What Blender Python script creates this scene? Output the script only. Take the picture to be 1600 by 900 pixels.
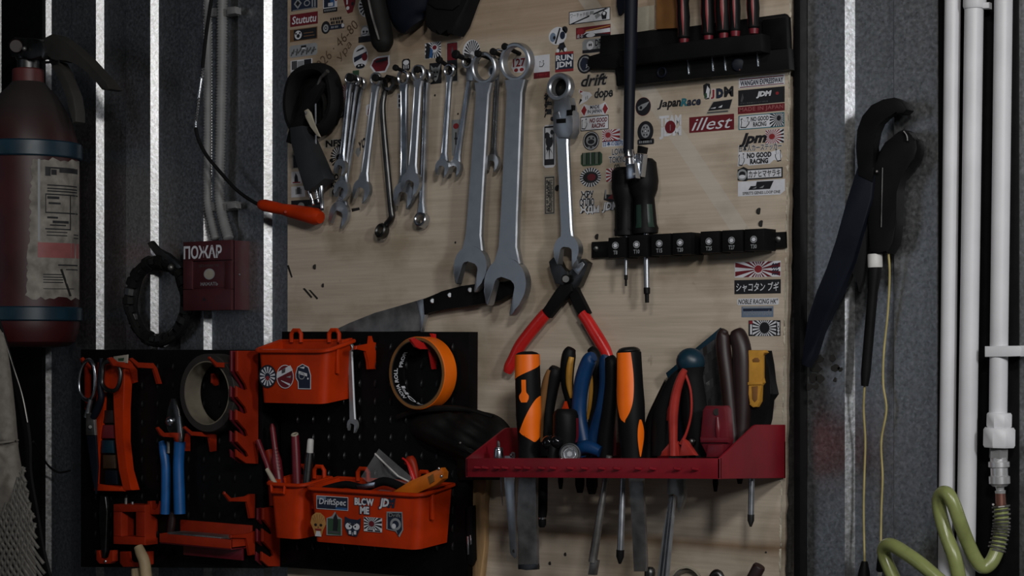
import bpy, bmesh, math, random
from mathutils import Vector, Matrix
random.seed(7)
C = bpy.context.scene
for o in list(bpy.data.objects): bpy.data.objects.remove(o)
R = math.radians
# ---------------------------------------------------------------- camera
YAW, F, DIST, EYE, HORIZON = R(37), 2939.0, 2.9, 1.35, 540.0
CAM = Vector((DIST*math.sin(YAW), -DIST*math.cos(YAW), EYE))
cd = bpy.data.cameras.new('camera'); cam = bpy.data.objects.new('camera', cd); C.collection.objects.link(cam)
cam.location = CAM; cam.rotation_euler = (R(90), 0, YAW)
cd.sensor_width = 36; cd.lens = F/1600*36; cd.shift_y = (HORIZON-450)/1600
C.camera = cam
# ---------------------------------------------------------------- light
w = bpy.data.worlds.new('garage_air'); C.world = w; w.use_nodes = True
w.node_tree.nodes['Background'].inputs[0].default_value = (0.75, 0.85, 1.0, 1)
w.node_tree.nodes['Background'].inputs[1].default_value = 0.008
def area(name, az, el, dist, sx, sy, power, col, at=(0, 0, 1.35)):
    l = bpy.data.lights.new(name, 'AREA'); l.shape = 'RECTANGLE'; l.size = sx; l.size_y = sy; l.energy = power; l.color = col
    o = bpy.data.objects.new(name, l); C.collection.objects.link(o)
    p = Vector(at) + dist*Vector((math.cos(R(el))*math.sin(R(az)), -math.cos(R(el))*math.cos(R(az)), math.sin(R(el))))
    o.location = p; o.rotation_euler = (Vector(at)-p).to_track_quat('-Z', 'Y').to_euler()
    return o
area('lamp_tube_near', 35, 25, 2.7, 0.26, 0.20, 15.5, (1.0, 0.97, 0.93), (0.45, 0, 1.15))
area('lamp_tube_right', 56, 17, 2.5, 0.20, 0.32, 15.5, (0.97, 0.98, 1.0), (0.45, 0, 1.2))
area('lamp_tube_middle', 21, 33, 3.2, 0.35, 0.12, 8, (1.0, 0.97, 0.94), (0.2, 0, 1.35))
area('added_fill', -32, 3, 3.9, 1.1, 1.4, 2.6, (0.76, 0.86, 1.0), (0.3, 0, 1.35))  # unseen bluish fill, added so the steel faces have something to reflect
vs = C.view_settings; C.display_settings.display_device = 'sRGB'
vs.view_transform = 'Standard'; vs.look = 'None'; vs.gamma = 1; vs.use_curve_mapping = False; vs.exposure = 0.12
# ---------------------------------------------------------------- places on the wall
def ray(px, py):
    a = (px-800)/F; b = (HORIZON-py)/F
    return Vector((-math.sin(YAW)+a*math.cos(YAW), math.cos(YAW)+a*math.sin(YAW), b))
DOFF = 0.0                      # added to d while building what hangs on the deep left panel
def U(px, py, d=0.0):            # a point d millimetres in front of the board
    d = d+DOFF; r = ray(px, py); return CAM + r*((-d/1000-CAM.y)/r.y)
def UX(px, py, X):               # a point on a plate standing square to the wall
    r = ray(px, py); return CAM + r*((X-CAM.x)/r.x)
def M(px, d=0.0):                # metres per pixel there
    d = d+DOFF; r = ray(px, HORIZON); return ((-d/1000-CAM.y)/r.y)/F
def slope(px, py): return (py-HORIZON)/(px+3100.0)
# ---------------------------------------------------------------- materials
MATS = {}
def mat(name, col, rough=.5, metal=0.0, var=.25, scale=30.0, bump=0.0, spec=.5, stretch=None):
    if name in MATS: return MATS[name]
    m = bpy.data.materials.new(name); m.use_nodes = True; n = m.node_tree.nodes; L = m.node_tree.links
    b = n['Principled BSDF']; b.inputs['Roughness'].default_value = rough; b.inputs['Metallic'].default_value = metal
    b.inputs['Specular IOR Level'].default_value = spec
    tc = n.new('ShaderNodeTexCoord'); nz = n.new('ShaderNodeTexNoise'); nz.inputs['Scale'].default_value = scale; nz.inputs['Detail'].default_value = 5
    if stretch:
        mp = n.new('ShaderNodeMapping'); mp.inputs['Scale'].default_value = stretch
        L.new(tc.outputs['Object'], mp.inputs[0]); L.new(mp.outputs[0], nz.inputs['Vector'])
    else: L.new(tc.outputs['Object'], nz.inputs['Vector'])
    rp = n.new('ShaderNodeValToRGB'); e = rp.color_ramp.elements
    e[0].position = .3; e[1].position = .7
    e[0].color = tuple(max(0, c*(1-var)) for c in col)+(1,); e[1].color = tuple(min(1, c*(1+var*.6)) for c in col)+(1,)
    L.new(nz.outputs['Fac'], rp.inputs[0]); L.new(rp.outputs[0], b.inputs['Base Color'])
    mr = n.new('ShaderNodeMapRange'); mr.inputs[3].default_value = max(0, rough-.08); mr.inputs[4].default_value = min(1, rough+.1)
    L.new(nz.outputs['Fac'], mr.inputs[0]); L.new(mr.outputs[0], b.inputs['Roughness'])
    if bump:
        bp = n.new('ShaderNodeBump'); bp.inputs['Strength'].default_value = bump; bp.inputs['Distance'].default_value = .002
        L.new(nz.outputs['Fac'], bp.inputs['Height']); L.new(bp.outputs[0], b.inputs['Normal'])
    MATS[name] = m; return m
mat('black', (.0055, .0055, .006), .52, spec=.14)
mat('rubber', (.007, .007, .008), .7, bump=.2, spec=.14)
mat('panelblack', (.0035, .0035, .004), .5, scale=60, spec=.12)
mat('orange', (.46, .030, .001), .48, scale=20, spec=.25)
mat('hookred', (.29, .020, .004), .48, scale=20, spec=.25)
mat('bright', (1.0, .17, .003), .42, var=.12)
mat('tray', (.20, .006, .013), .42, var=.22, scale=18)
mat('redgrip', (.55, .018, .016), .28, var=.15)
mat('salmon', (.36, .030, .022), .32)
mat('darkred', (.13, .007, .014), .4)
mat('chrome', (.50, .53, .58), .24, 1.0, .12, 40)
mat('dullsteel', (.34, .35, .37), .45, .6, .2, 50)
mat('louvreblack', (.008, .008, .009), .30, spec=.6)
mat('satin', (.46, .48, .51), .36, .94, .14, 50, .04)
mat('darksteel', (.11, .11, .11), .38, 1.0, .35, 40)
mat('worn', (.26, .25, .24), .45, .9, .5, 35, .3)
mat('brightmetal', (.75, .77, .8), .2, 1.0, .1)
mat('blue', (.004, .035, .115), .4, spec=.3)
mat('skyblue', (.005, .09, .30), .42)
mat('navy', (.004, .006, .012), .55, spec=.2)
mat('bluestrap', (.004, .026, .045), .4)
mat('yellow', (.55, .27, .035), .5, var=.3)
mat('amber', (.65, .16, .012), .3)
mat('wire', (.40, .33, .13), .6)
mat('brown', (.020, .008, .008), .45)
mat('callred', (.055, .009, .013), .45, var=.15)
mat('whitepipe', (.62, .62, .64), .45, var=.10, scale=14)
mat('whiteplastic', (.58, .57, .55), .5, var=.3, scale=40)
mat('conduit', (.20, .20, .20), .55, var=.2)
mat('hose', (.24, .27, .095), .28, var=.12, scale=60)
mat('canvas', (.21, .19, .165), .9, var=.2, scale=80, bump=.4)
mat('net', (.15, .14, .125), .9, var=.4, scale=120)
mat('leather', (.007, .0065, .006), .65, var=.5, scale=30, bump=.6, spec=.2)
mat('wood', (.36, .22, .10), .7, var=.5, scale=12, bump=.4, stretch=(6, 6, 1))
mat('tan', (.40, .30, .17), .6)
mat('cardboard', (.40, .36, .28), .7)
mat('tapeside', (.022, .018, .016), .7)
mat('kraft', (.20, .085, .02), .8)
mat('copper', (.22, .10, .075), .35, .6)
mat('nickel', (.62, .62, .63), .32, .65, .1)
mat('greengrip', (.010, .030, .020), .4)
mat('label', (.26, .24, .21), .8, var=.45, scale=45)
mat('soil', (.012, .011, .010), .9)
for k, c in dict(white=(.62, .63, .67), ink=(.010, .010, .013), red=(.24, .018, .022), maroon=(.13, .008, .014), dnavy=(.012, .018, .038), teal=(.02, .14, .18),
                 pblue=(.03, .10, .26), grey=(.26, .27, .28), beige=(.34, .31, .26), green=(.03, .07, .035), bone=(.45, .22, .06), pencil=(.10, .065, .04), dim=(.06, .06, .065), pink=(.30, .09, .09), steelblue=(.14, .19, .27), ochre=(.16, .085, .04)).items():
    mat('p_'+k, c, .5, var=.12, scale=60)
# see-through bag
m = mat('film', (.6, .6, .62), .15); m.node_tree.nodes['Principled BSDF'].inputs['Alpha'].default_value = .22
# galvanised sheet
m = mat('galvanised', (.34, .38, .46), .36, .98, .22, 160, .12)
nt = m.node_tree; vo = nt.nodes.new('ShaderNodeTexVoronoi'); vo.inputs['Scale'].default_value = 300
tc = nt.nodes.new('ShaderNodeTexCoord'); nt.links.new(tc.outputs['Object'], vo.inputs['Vector'])
mx = nt.nodes.new('ShaderNodeMix'); mx.data_type = 'RGBA'; mx.blend_type = 'MULTIPLY'; mx.inputs[0].default_value = .35
rp = [x for x in nt.nodes if x.type == 'VALTORGB'][0]
nt.links.new(rp.outputs[0], mx.inputs[6]); nt.links.new(vo.outputs['Color'], mx.inputs[7]); 
hs = nt.nodes.new('ShaderNodeHueSaturation'); hs.inputs['Saturation'].default_value = .15; hs.inputs['Value'].default_value = 1.15
nt.links.new(mx.outputs[2], hs.inputs['Color']); nt.links.new(hs.outputs[0], nt.nodes['Principled BSDF'].inputs['Base Color'])
# plywood face
def plywood():
    m = bpy.data.materials.new('plywood'); m.use_nodes = True; n = m.node_tree.nodes; L = m.node_tree.links; b = n['Principled BSDF']
    b.inputs['Roughness'].default_value = .62; b.inputs['Specular IOR Level'].default_value = .3
    tc = n.new('ShaderNodeTexCoord')
    def noise(sc, st, det=6):
        mp = n.new('ShaderNodeMapping'); mp.inputs['Scale'].default_value = st; L.new(tc.outputs['Object'], mp.inputs[0])
        z = n.new('ShaderNodeTexNoise'); z.inputs['Scale'].default_value = sc; z.inputs['Detail'].default_value = det; L.new(mp.outputs[0], z.inputs['Vector']); return z.outputs['Fac']
    def ramp(f, p0, c0, p1, c1):
        r = n.new('ShaderNodeValToRGB'); r.color_ramp.elements[0].position = p0; r.color_ramp.elements[1].position = p1
        r.color_ramp.elements[0].color = c0; r.color_ramp.elements[1].color = c1; L.new(f, r.inputs[0]); return r.outputs[0]
    def mix(f, a, c, mode='MIX'):
        x = n.new('ShaderNodeMix'); x.data_type = 'RGBA'; x.blend_type = mode
        if isinstance(f, float): x.inputs[0].default_value = f
        else: L.new(f, x.inputs[0])
        for s, v in ((6, a), (7, c)):
            if isinstance(v, tuple): x.inputs[s].default_value = v
            else: L.new(v, x.inputs[s])
        return x.outputs[2]
    def math_(op, a, c=0.0, cl=False):
        x = n.new('ShaderNodeMath'); x.operation = op; x.use_clamp = cl
        for s, v in ((0, a), (1, c)):
            if isinstance(v, (int, float)): x.inputs[s].default_value = v
            else: L.new(v, x.inputs[s])
        return x.outputs[0]
    grain = ramp(noise(3, (1.2, 1, 22)), .3, (.46, .385, .30, 1), .72, (.57, .485, .385, 1))
    col = mix(.5, grain, ramp(noise(9, (1, 1, 30), 8), .35, (.8, .8, .8, 1), .65, (1.05, 1.05, 1.05, 1)), 'MULTIPLY')
    sp = n.new('ShaderNodeSeparateXYZ'); L.new(tc.outputs['Object'], sp.inputs[0]); X, Z = sp.outputs[0], sp.outputs[2]
    wob = math_('MULTIPLY', math_('SUBTRACT', noise(2.5, (1.5, 1, 1)), .5), .10)
    # browner veneer sheets along the top and near the foot
    za = U(640, 92).z; zb = U(1120, 850).z
    top = math_('MULTIPLY', math_('SUBTRACT', math_('ADD', Z, wob), za), 40, True)
    col = mix(math_('MULTIPLY', top, .75), col, mix(.8, col, (.62, .50, .40, 1), 'MULTIPLY'))
    band = math_('SUBTRACT', 1, math_('MULTIPLY', math_('ABSOLUTE', math_('SUBTRACT', math_('ADD', Z, math_('MULTIPLY', wob, .1)), zb)), 75), True)
    band = math_('MAXIMUM', band, 0)
    col = mix(math_('MULTIPLY', band, .85), col, (.20, .125, .07, 1))
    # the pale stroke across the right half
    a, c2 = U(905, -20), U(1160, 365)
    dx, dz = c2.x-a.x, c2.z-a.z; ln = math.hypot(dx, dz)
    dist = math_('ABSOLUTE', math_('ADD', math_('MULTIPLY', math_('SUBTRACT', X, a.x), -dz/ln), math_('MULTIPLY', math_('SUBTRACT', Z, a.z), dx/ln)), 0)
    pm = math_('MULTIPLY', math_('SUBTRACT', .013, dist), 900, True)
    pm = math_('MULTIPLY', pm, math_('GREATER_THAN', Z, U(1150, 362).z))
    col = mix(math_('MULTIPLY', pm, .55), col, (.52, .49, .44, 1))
    # grease and rub marks
    col = mix(.85, col, ramp(noise(7, (1, 1, 1.3), 9), .34, (.62, .58, .52, 1), .50, (1, 1, 1, 1)), 'MULTIPLY')
    col = mix(.7, col, ramp(noise(38, (1, 1, .6), 4), .22, (.25, .2, .15, 1), .32, (1, 1, 1, 1)), 'MULTIPLY')
    L.new(col, b.inputs['Base Color'])
    bp = n.new('ShaderNodeBump'); bp.inputs['Strength'].default_value = .12; bp.inputs['Distance'].default_value = .002
    L.new(noise(40, (1, 1, 12)), bp.inputs['Height']); L.new(bp.outputs[0], b.inputs['Normal'])
    MATS['plywood'] = m
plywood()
def rustpaint():   # dusty extinguisher paint: dust lies on the shoulders
    m = mat('extred', (.040, .0035, .005), .45, 0, .4, 12); n = m.node_tree.nodes; L = m.node_tree.links
    ge = n.new('ShaderNodeNewGeometry'); sp = n.new('ShaderNodeSeparateXYZ'); L.new(ge.outputs['Normal'], sp.inputs[0])
    mr = n.new('ShaderNodeMapRange'); mr.inputs[1].default_value = .12; mr.inputs[2].default_value = .5; mr.inputs[4].default_value = .85; L.new(sp.outputs[2], mr.inputs[0])
    x = n.new('ShaderNodeMix'); x.data_type = 'RGBA'; L.new(mr.outputs[0], x.inputs[0])
    L.new([q for q in n if q.type == 'VALTORGB'][0].outputs[0], x.inputs[6]); x.inputs[7].default_value = (.032, .030, .028, 1)
    L.new(x.outputs[2], n['Principled BSDF'].inputs['Base Color'])
rustpaint()
# ---------------------------------------------------------------- mesh helpers
ORG = {}
def link(o): C.collection.objects.link(o); return o
def thing(name, label, cat, at, group=None):
    o = link(bpy.data.objects.new(name, None)); o.location = at; o.empty_display_size = .02
    o['label'] = label; o['category'] = cat
    if group: o['group'] = group
    ORG[o.name] = Vector(at); return o
def tag(o, label, cat, group=None):
    o['label'] = label; o['category'] = cat
    if group: o['group'] = group
    return o
def part(name, bm, m, parent=None, label=None, sharp=38, kind=None):
    ms = m if isinstance(m, list) else [m]
    if parent is not None: org = ORG[parent.name]
    else:
        org = Vector((0, 0, 0))
        if len(bm.verts):
            vs_ = [v.co for v in bm.verts]; lo = Vector([min(v[i] for v in vs_) for i in range(3)]); hi = Vector([max(v[i] for v in vs_) for i in range(3)])
            org = (lo+hi)/2; org.z = lo.z
    bmesh.ops.translate(bm, verts=bm.verts, vec=-org)
    me = bpy.data.meshes.new(name); bm.to_mesh(me); bm.free()
    for k in ms: me.materials.append(MATS[k])
    for p in me.polygons: p.use_smooth = True
    me.set_sharp_from_angle(angle=R(sharp))
    o = link(bpy.data.objects.new(name, me))
    if parent is not None: o.parent = parent
    else: o.location = org
    ORG[o.name] = org
    if label: o['label'] = label
    if kind: o['kind'] = kind
    return o
def NB(bm): return bm if bm is not None else bmesh.new()
def prism(front, t, bev=0.0, seg=2, bm=None, vec=None):
    """front: outline points; extruded by t metres along vec (into the wall by default); front edge rounded"""
    out = NB(bm); b = bmesh.new(); vec = vec or Vector((0, 1, 0))
    n = Vector((0, 0, 0))
    for i in range(len(front)): n += front[i].cross(front[(i+1) % len(front)])
    if n.dot(vec) > 0: front = front[::-1]
    a = [b.verts.new(p) for p in front]; c = [b.verts.new(p+vec*t) for p in front]; N = len(a)
    b.faces.new(a); b.faces.new(c[::-1])
    for i in range(N): b.faces.new((a[i], c[i], c[(i+1) % N], a[(i+1) % N]))
    if bev:
        ed = [e for e in b.edges if e.verts[0] in a and e.verts[1] in a]
        bmesh.ops.bevel(b, geom=ed, offset=bev, segments=seg, profile=.5, affect='EDGES', clamp_overlap=True)
    me = bpy.data.meshes.new('t'); b.to_mesh(me); b.free(); out.from_mesh(me); bpy.data.meshes.remove(me); return out
def pl(pts, d, t, bev=.001, bm=None, seg=2): return prism([U(x, y, d) for x, y in pts], t/1000, bev, seg, bm)   # px outline at depth d, t mm thick
def rect(x0, x1, y0, y1, d, t, bev=.001, bm=None, r=0):
    cx = (x0+x1)/2
    def q(x, y): return U(x, y+slope(cx, y)*(x-cx), d)
    return prism([q(x0, y0), q(x1, y0), q(x1, y1), q(x0, y1)], t/1000, bev, 2, bm)
def fin(pts, X, t, bev=.0006, bm=None): return prism([UX(x, y, X) for x, y in pts], t/1000, bev, 1, bm, Vector((-1, 0, 0)))
def frames(P, closed, transport):
    N = len(P); T = []
    for i in range(N):
        a = P[(i-1) % N] if closed or i > 0 else P[i]; b = P[(i+1) % N] if closed or i < N-1 else P[i]
        t = (b-a); T.append(t.normalized() if t.length > 1e-9 else (T[-1] if T else Vector((0, 0, 1))))
    for i in range(N-1):
        if T[i].length < .5: T[i] = T[i+1]
    fr = []
    if transport:
        u = T[0].orthogonal().normalized()
        for t in T:
            u = (u-t*u.dot(t)).normalized(); fr.append((u, t.cross(u)))
    else:
        for t in T:
            ref = Vector((0, -1, 0)) if abs(t.y) < .93 else Vector((1, 0, 0))
            v = (ref-t*ref.dot(t)).normalized(); fr.append((t.cross(v), v))
    return fr
def tube(P, rad, n=12, bm=None, cap=True, flat=1.0, closed=False, transport=False, wide=1.0):
    """P points (metres), rad mm (number or list); flat scales the depth axis"""
    out = NB(bm); N = len(P); rs = rad if isinstance(rad, (list, tuple)) else [rad]*N
    fr = frames(P, closed, transport); rings = []
    for i in range(N):
        u, v = fr[i]; r = rs[i]/1000
        rings.append([out.verts.new(P[i]+(u*math.cos(k*2*math.pi/n)*r*wide+v*math.sin(k*2*math.pi/n)*r*flat)) for k in range(n)])
    for i in range(N if closed else N-1):
        a, b = rings[i], rings[(i+1) % N]
        for k in range(n): out.faces.new((a[k], a[(k+1) % n], b[(k+1) % n], b[k]))
    if cap and not closed:
        out.faces.new(rings[0][::-1]); out.faces.new(rings[-1])
    return out
def lathe(p0, p1, prof, n=20, bm=None, cap=True, flat=1.0, wide=1.0):   # prof [(t 0..1, r mm)]
    P = []; last = -1
    for t, r in prof:
        if t <= last: t = last+1e-4
        P.append(p0.lerp(p1, t)); last = t
    out = NB(bm); d = (p1-p0).normalized(); ref = Vector((0, -1, 0)) if abs(d.y) < .93 else Vector((1, 0, 0))
    v = (ref-d*ref.dot(d)).normalized(); u = d.cross(v); rings = []
    for p, (t, r) in zip(P, prof):
        rings.append([out.verts.new(p+(u*math.cos(k*2*math.pi/n)*wide+v*math.sin(k*2*math.pi/n)*flat)*r/1000) for k in range(n)])
    for a, b in zip(rings, rings[1:]):
        for k in range(n): out.faces.new((a[k], a[(k+1) % n], b[(k+1) % n], b[k]))
    if cap: out.faces.new(rings[0][::-1]); out.faces.new(rings[-1])
    return out
def ring(c, ax, sect, n=40, bm=None):   # closed section [(r mm, h mm)] turned about ax through c
    out = NB(bm); ax = ax.normalized(); u = ax.orthogonal().normalized(); v = ax.cross(u); rr = []
    for k in range(n):
        a = 2*math.pi*k/n; e = u*math.cos(a)+v*math.sin(a)
        rr.append([out.verts.new(c+e*r/1000+ax*h/1000) for r, h in sect])
    S = len(sect)
    for k in range(n):
        for i in range(S):
            out.faces.new((rr[k][i], rr[k][(i+1) % S], rr[(k+1) % n][(i+1) % S], rr[(k+1) % n][i]))
    bmesh.ops.recalc_face_normals(out, faces=out.faces[:]); return out
def washer(c, ro, ri, t, bev=1.0, n=36, ax=Vector((0, -1, 0)), bm=None):
    h = t/2; b = min(bev, h*.8, (ro-ri)*.35)
    return ring(c, ax, [(ro, -h+b), (ro, h-b), (ro-b, h), (ri+b, h), (ri, h-b), (ri, -h+b), (ri+b, -h), (ro-b, -h)], n, bm)
def sm(pts, k=5, closed=False):   # Catmull-Rom through tuples
    N = len(pts); out = []
    for i in range(N if closed else N-1):
        g = lambda j: pts[j % N] if closed else pts[max(0, min(N-1, j))]
        a, b, c, d = g(i-1), g(i), g(i+1), g(i+2)
        for s in range(k):
            t = s/k
            out.append(tuple(.5*((2*q)+(r-p)*t+(2*p-5*q+4*r-s_)*t*t+(-p+3*q-3*r+s_)*t**3) for p, q, r, s_ in zip(a, b, c, d)))
    if not closed: out.append(tuple(pts[-1]))
    return out
def ptube(pts, k=5, n=12, bm=None, flat=1.0, closed=False, transport=False, wide=1.0):   # pts (px, py, d, r mm)
    q = sm(pts, k, closed)
    return tube([U(a, b, c) for a, b, c, _ in q], [max(.2, r) for *_, r in q], n, bm, True, flat, closed, transport, wide)
def box(lo, hi, bev=0.0, bm=None):
    return prism([Vector((lo[0], lo[1], lo[2])), Vector((hi[0], lo[1], lo[2])), Vector((hi[0], lo[1], hi[2])), Vector((lo[0], lo[1], hi[2]))], hi[1]-lo[1], bev, 2, bm)
def ball(c, r, n=14, bm=None, sc=(1, 1, 1)):
    out = NB(bm); q = bmesh.new(); bmesh.ops.create_uvsphere(q, u_segments=n, v_segments=max(6, n//2), radius=r/1000)
    for v in q.verts: v.co = Vector((v.co.x*sc[0], v.co.y*sc[1], v.co.z*sc[2]))+c
    me = bpy.data.meshes.new('t'); q.to_mesh(me); q.free(); out.from_mesh(me); bpy.data.meshes.remove(me); return out
def patch(p0, p1, prof, fn, off=.5, rows=14, cols=6, flat=1.0, wide=1.0):
    """inlay on a lathed handle: fn(t)->(a0,a1) degrees, 0 = straight into the room, + = to the right; t range in fn.t"""
    out = bmesh.new(); d = (p1-p0).normalized(); ref = Vector((0, -1, 0)); v = (ref-d*ref.dot(d)).normalized(); u = Vector((1, 0, 0)); u = (u-d*u.dot(d)-v*u.dot(v)).normalized()
    def rad(t):
        for (a, ra), (b, rb) in zip(prof, prof[1:]):
            if a <= t <= b: return ra+(rb-ra)*((t-a)/max(1e-6, b-a))
        return prof[-1][1]
    t0, t1 = fn.t; g = []
    for i in range(rows+1):
        t = t0+(t1-t0)*i/rows; a0, a1 = fn(t); row = []
        for j in range(cols+1):
            a = R(a0+(a1-a0)*j/cols); r = rad(t)+off
            row.append(out.verts.new(p0.lerp(p1, t)+(u*math.sin(a)*wide+v*math.cos(a)*flat)*r/1000))
        g.append(row)
    for i in range(rows):
        for j in range(cols): out.faces.new((g[i][j], g[i][j+1], g[i+1][j+1], g[i+1][j]))
    bmesh.ops.recalc_face_normals(out, faces=out.faces[:])
    ns = sum((f.normal.dot(v) for f in out.faces))
    if ns < 0: bmesh.ops.reverse_faces(out, faces=out.faces[:])
    return out
# ---------------------------------------------------------------- lettering
_T = {}
def glyphs(s, bold=0.0, shear=0.0, sp=1.0, lines=.9):
    k = (s, bold, shear, sp)
    if k in _T: return _T[k]
    cu = bpy.data.curves.new('t', 'FONT'); cu.body = s; cu.resolution_u = 2; cu.offset = bold; cu.shear = shear; cu.space_character = sp; cu.space_line = lines; cu.align_x = 'CENTER'
    ob = link(bpy.data.objects.new('t', cu)); bpy.context.view_layer.update()
    me = bpy.data.meshes.new_from_object(ob.evaluated_get(bpy.context.evaluated_depsgraph_get()))
    vs_ = [v.co.copy() for v in me.vertices]; fs = [tuple(p.vertices) for p in me.polygons]
    bpy.data.objects.remove(ob); bpy.data.curves.remove(cu); bpy.data.meshes.remove(me)
    if not vs_: _T[k] = ([], []); return _T[k]
    x0, x1 = min(v.x for v in vs_), max(v.x for v in vs_); y0, y1 = min(v.y for v in vs_), max(v.y for v in vs_)
    _T[k] = ([((v.x-x0)/max(1e-6, x1-x0), (v.y-y0)/max(1e-6, y1-y0)) for v in vs_], fs); return _T[k]
def clip_rect(poly, r=(0, 0, 1, 1)):
    for ax, lim, sg in ((0, r[0], 1), (0, r[2], -1), (1, r[1], 1), (1, r[3], -1)):
        out = []
        for i in range(len(poly)):
            a, b = poly[i], poly[(i+1) % len(poly)]; ia, ib = (a[ax]-lim)*sg >= 0, (b[ax]-lim)*sg >= 0
            if ia: out.append(a)
            if ia != ib:
                t = (lim-a[ax])/(b[ax]-a[ax]); out.append((a[0]+(b[0]-a[0])*t, a[1]+(b[1]-a[1])*t))
        poly = out
        if len(poly) < 3: return []
    return poly
def ell(cu, cv, ru, rv, n=24, a0=0, a1=360): return [(cu+ru*math.cos(R(a0+(a1-a0)*k/n)), cv+rv*math.sin(R(a0+(a1-a0)*k/n))) for k in range(n if a1-a0 == 360 else n+1)]
def polys_of(op, asp):
    k = op[0]
    if k == 'rect': return [[(op[1], op[2]), (op[3], op[2]), (op[3], op[4]), (op[1], op[4])]]
    if k == 'disc': return [ell(*op[1:5])]
    if k == 'ring':
        o, i = ell(*op[1:5]), ell(op[1], op[2], op[3]*op[5], op[4]*op[5]); return [[o[j], o[(j+1) % 24], i[(j+1) % 24], i[j]] for j in range(24)]
    if k == 'poly': return [op[1]]
    if k == 'rays':   # centre u, v, count, inner radius, clip ('rect' or radii), gap
        cu, cv, n, r0, clip = op[1:6]; out = []
        for j in range(n):
            a0, a1 = 2*math.pi*(j+.2)/n, 2*math.pi*(j+.72)/n
            if clip == 'rect' or len(clip) == 4:
                q = clip_rect([(cu+math.cos(a)*rr/asp, cv+math.sin(a)*rr) for a, rr in ((a0, r0), (a0, 9*asp+3), (a1, 9*asp+3), (a1, r0))], (.01, .01, .99, .99) if clip == 'rect' else clip)
            else: q = [(cu+math.cos(a)*rr*clip[0], cv+math.sin(a)*rr*clip[1]) for a, rr in ((a0, r0), (a0, 1), (a1, 1), (a1, r0))]
            if q: out.append(q)
        return out
    return []
def printed(ops, uv, mats_out, bm, d0, asp, step=.07):
    """flat print: each op is one thin layer; uv(u, v, d) gives the place"""
    for i, (op, colr) in enumerate(ops):
        mi = mats_out.index('p_'+colr) if 'p_'+colr in mats_out else (mats_out.append('p_'+colr) or len(mats_out)-1)
        d = d0+step*(i+1)
        if op[0] == 'text':
            s, u0, v0, u1, v1 = op[1:6]; kw = op[6] if len(op) > 6 else {}
            rot = kw.get('rot', 0); kk = {a: b for a, b in kw.items() if a != 'rot'}; vv, ff = glyphs(s, **kk)
            if rot == 90: vv = [(1-y, x) for x, y in vv]
            if rot == -90: vv = [(y, 1-x) for x, y in vv]
            vs_ = [bm.verts.new(uv(u0+(u1-u0)*x, v0+(v1-v0)*y, d)) for x, y in vv]
            for f in ff:
                try: bm.faces.new([vs_[q] for q in f]).material_index = mi
                except ValueError: pass
        else:
            for q in polys_of(op, asp):
                if len(q) >= 3:
                    try: bm.faces.new([bm.verts.new(uv(a, b, d)) for a, b in q]).material_index = mi
                    except ValueError: pass
    return bm
def sticker(x0, x1, yt, yb, base, ops, shape='rect', label=None, d=.3, parent=None, tilt=0.0, name='sticker', place=None):
    cx = (x0+x1)/2
    def uv(u, v, dd):
        px = x0+u*(x1-x0); y = yb+(yt-yb)*v
        return (place or U)(px, y+(slope(cx, y)+tilt)*(px-cx), dd)
    wd = (uv(1, .5, d)-uv(0, .5, d)).length; ht = (uv(.5, 1, d)-uv(.5, 0, d)).length; asp = wd/ht
    if base:
        bm = bmesh.new()
        q = {'rect': [(0, 0), (1, 0), (1, 1), (0, 1)], 'round': ell(.5, .5, .5, .5, 28), 'soft': ell(.5, .5, .5, .5, 4)}.get(shape) if isinstance(shape, str) else shape
        if shape == 'soft':
            e = min(.18, .18/asp); f = e*asp
            q = [(e, 0), (1-e, 0), (1, f), (1, 1-f), (1-e, 1), (e, 1), (0, 1-f), (0, f)]
        bm.faces.new([bm.verts.new(uv(a, b, d)) for a, b in q]); s = part(name, bm, 'p_'+base, parent, label)
        if ops:
            mo = []; bm = printed(ops, uv, mo, bmesh.new(), d, asp); part('print', bm, mo, s)
    else:
        mo = []; bm = printed(ops, uv, mo, bmesh.new(), d, asp); s = part(name, bm, mo, parent, label)
    return s
# ================================================================ the setting
def structure(name, bm, m, kind='structure'):
    o = part(name, bm, m); o['kind'] = kind; return o
bm = bmesh.new(); prof = []
ribs = [(33, 68), (113, 150), (197, 235), (282, 318), (372, 412)]
xr = [(U(a, 450, -20).x, U(b, 450, -20).x) for a, b in ribs]
last = xr[-1][1]
for k in range(1, 7): xr.append((last+.146*k-.062, last+.146*k))
xr = [q for q in xr if q[1] < U(1262, 450, -20).x]
rt = [(1262, 1320), (1397, 1464)]; xr += [(U(a, 450, -20).x, U(b, 450, -20).x) for a, b in rt]
last = xr[-1][1]
for k in range(1, 6): xr.append((last+.135*k-.064, last+.135*k))
first = xr[0][1]
xr = [(first-.146*k-.062, first-.146*k) for k in range(6, 0, -1)]+xr
for a, b in xr: prof += [(a-.006, .031), (a, .020), (b, .020), (b+.010, .031)]
top, bot = 3.0, 0.0
vz = [[bm.verts.new((x, y, z)) for x, y in prof] for z in (bot, top)]
for i in range(len(prof)-1): bm.faces.new((vz[0][i], vz[0][i+1], vz[1][i+1], vz[1][i]))
structure('wall_back', bm, 'galvanised')
mat('concrete', (.16, .155, .15), .8, 0, .3, 6)
structure('floor', box((-2.6, -4.2, -.05), (2.6, .032, 0)), 'concrete')
structure('trim_2', box((U(1246, 450, -10).x, -.001, 0), (U(1256, 450, -10).x, .020, 3.0), .001), 'panelblack')
structure('shade_strip', box((U(1466, 450, -18).x, .018, 0), (U(1592, 450, -18).x, .020, 3.0), .0005), 'panelblack')  # black strip added behind the pipes, stands in for the shadows between them
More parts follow.
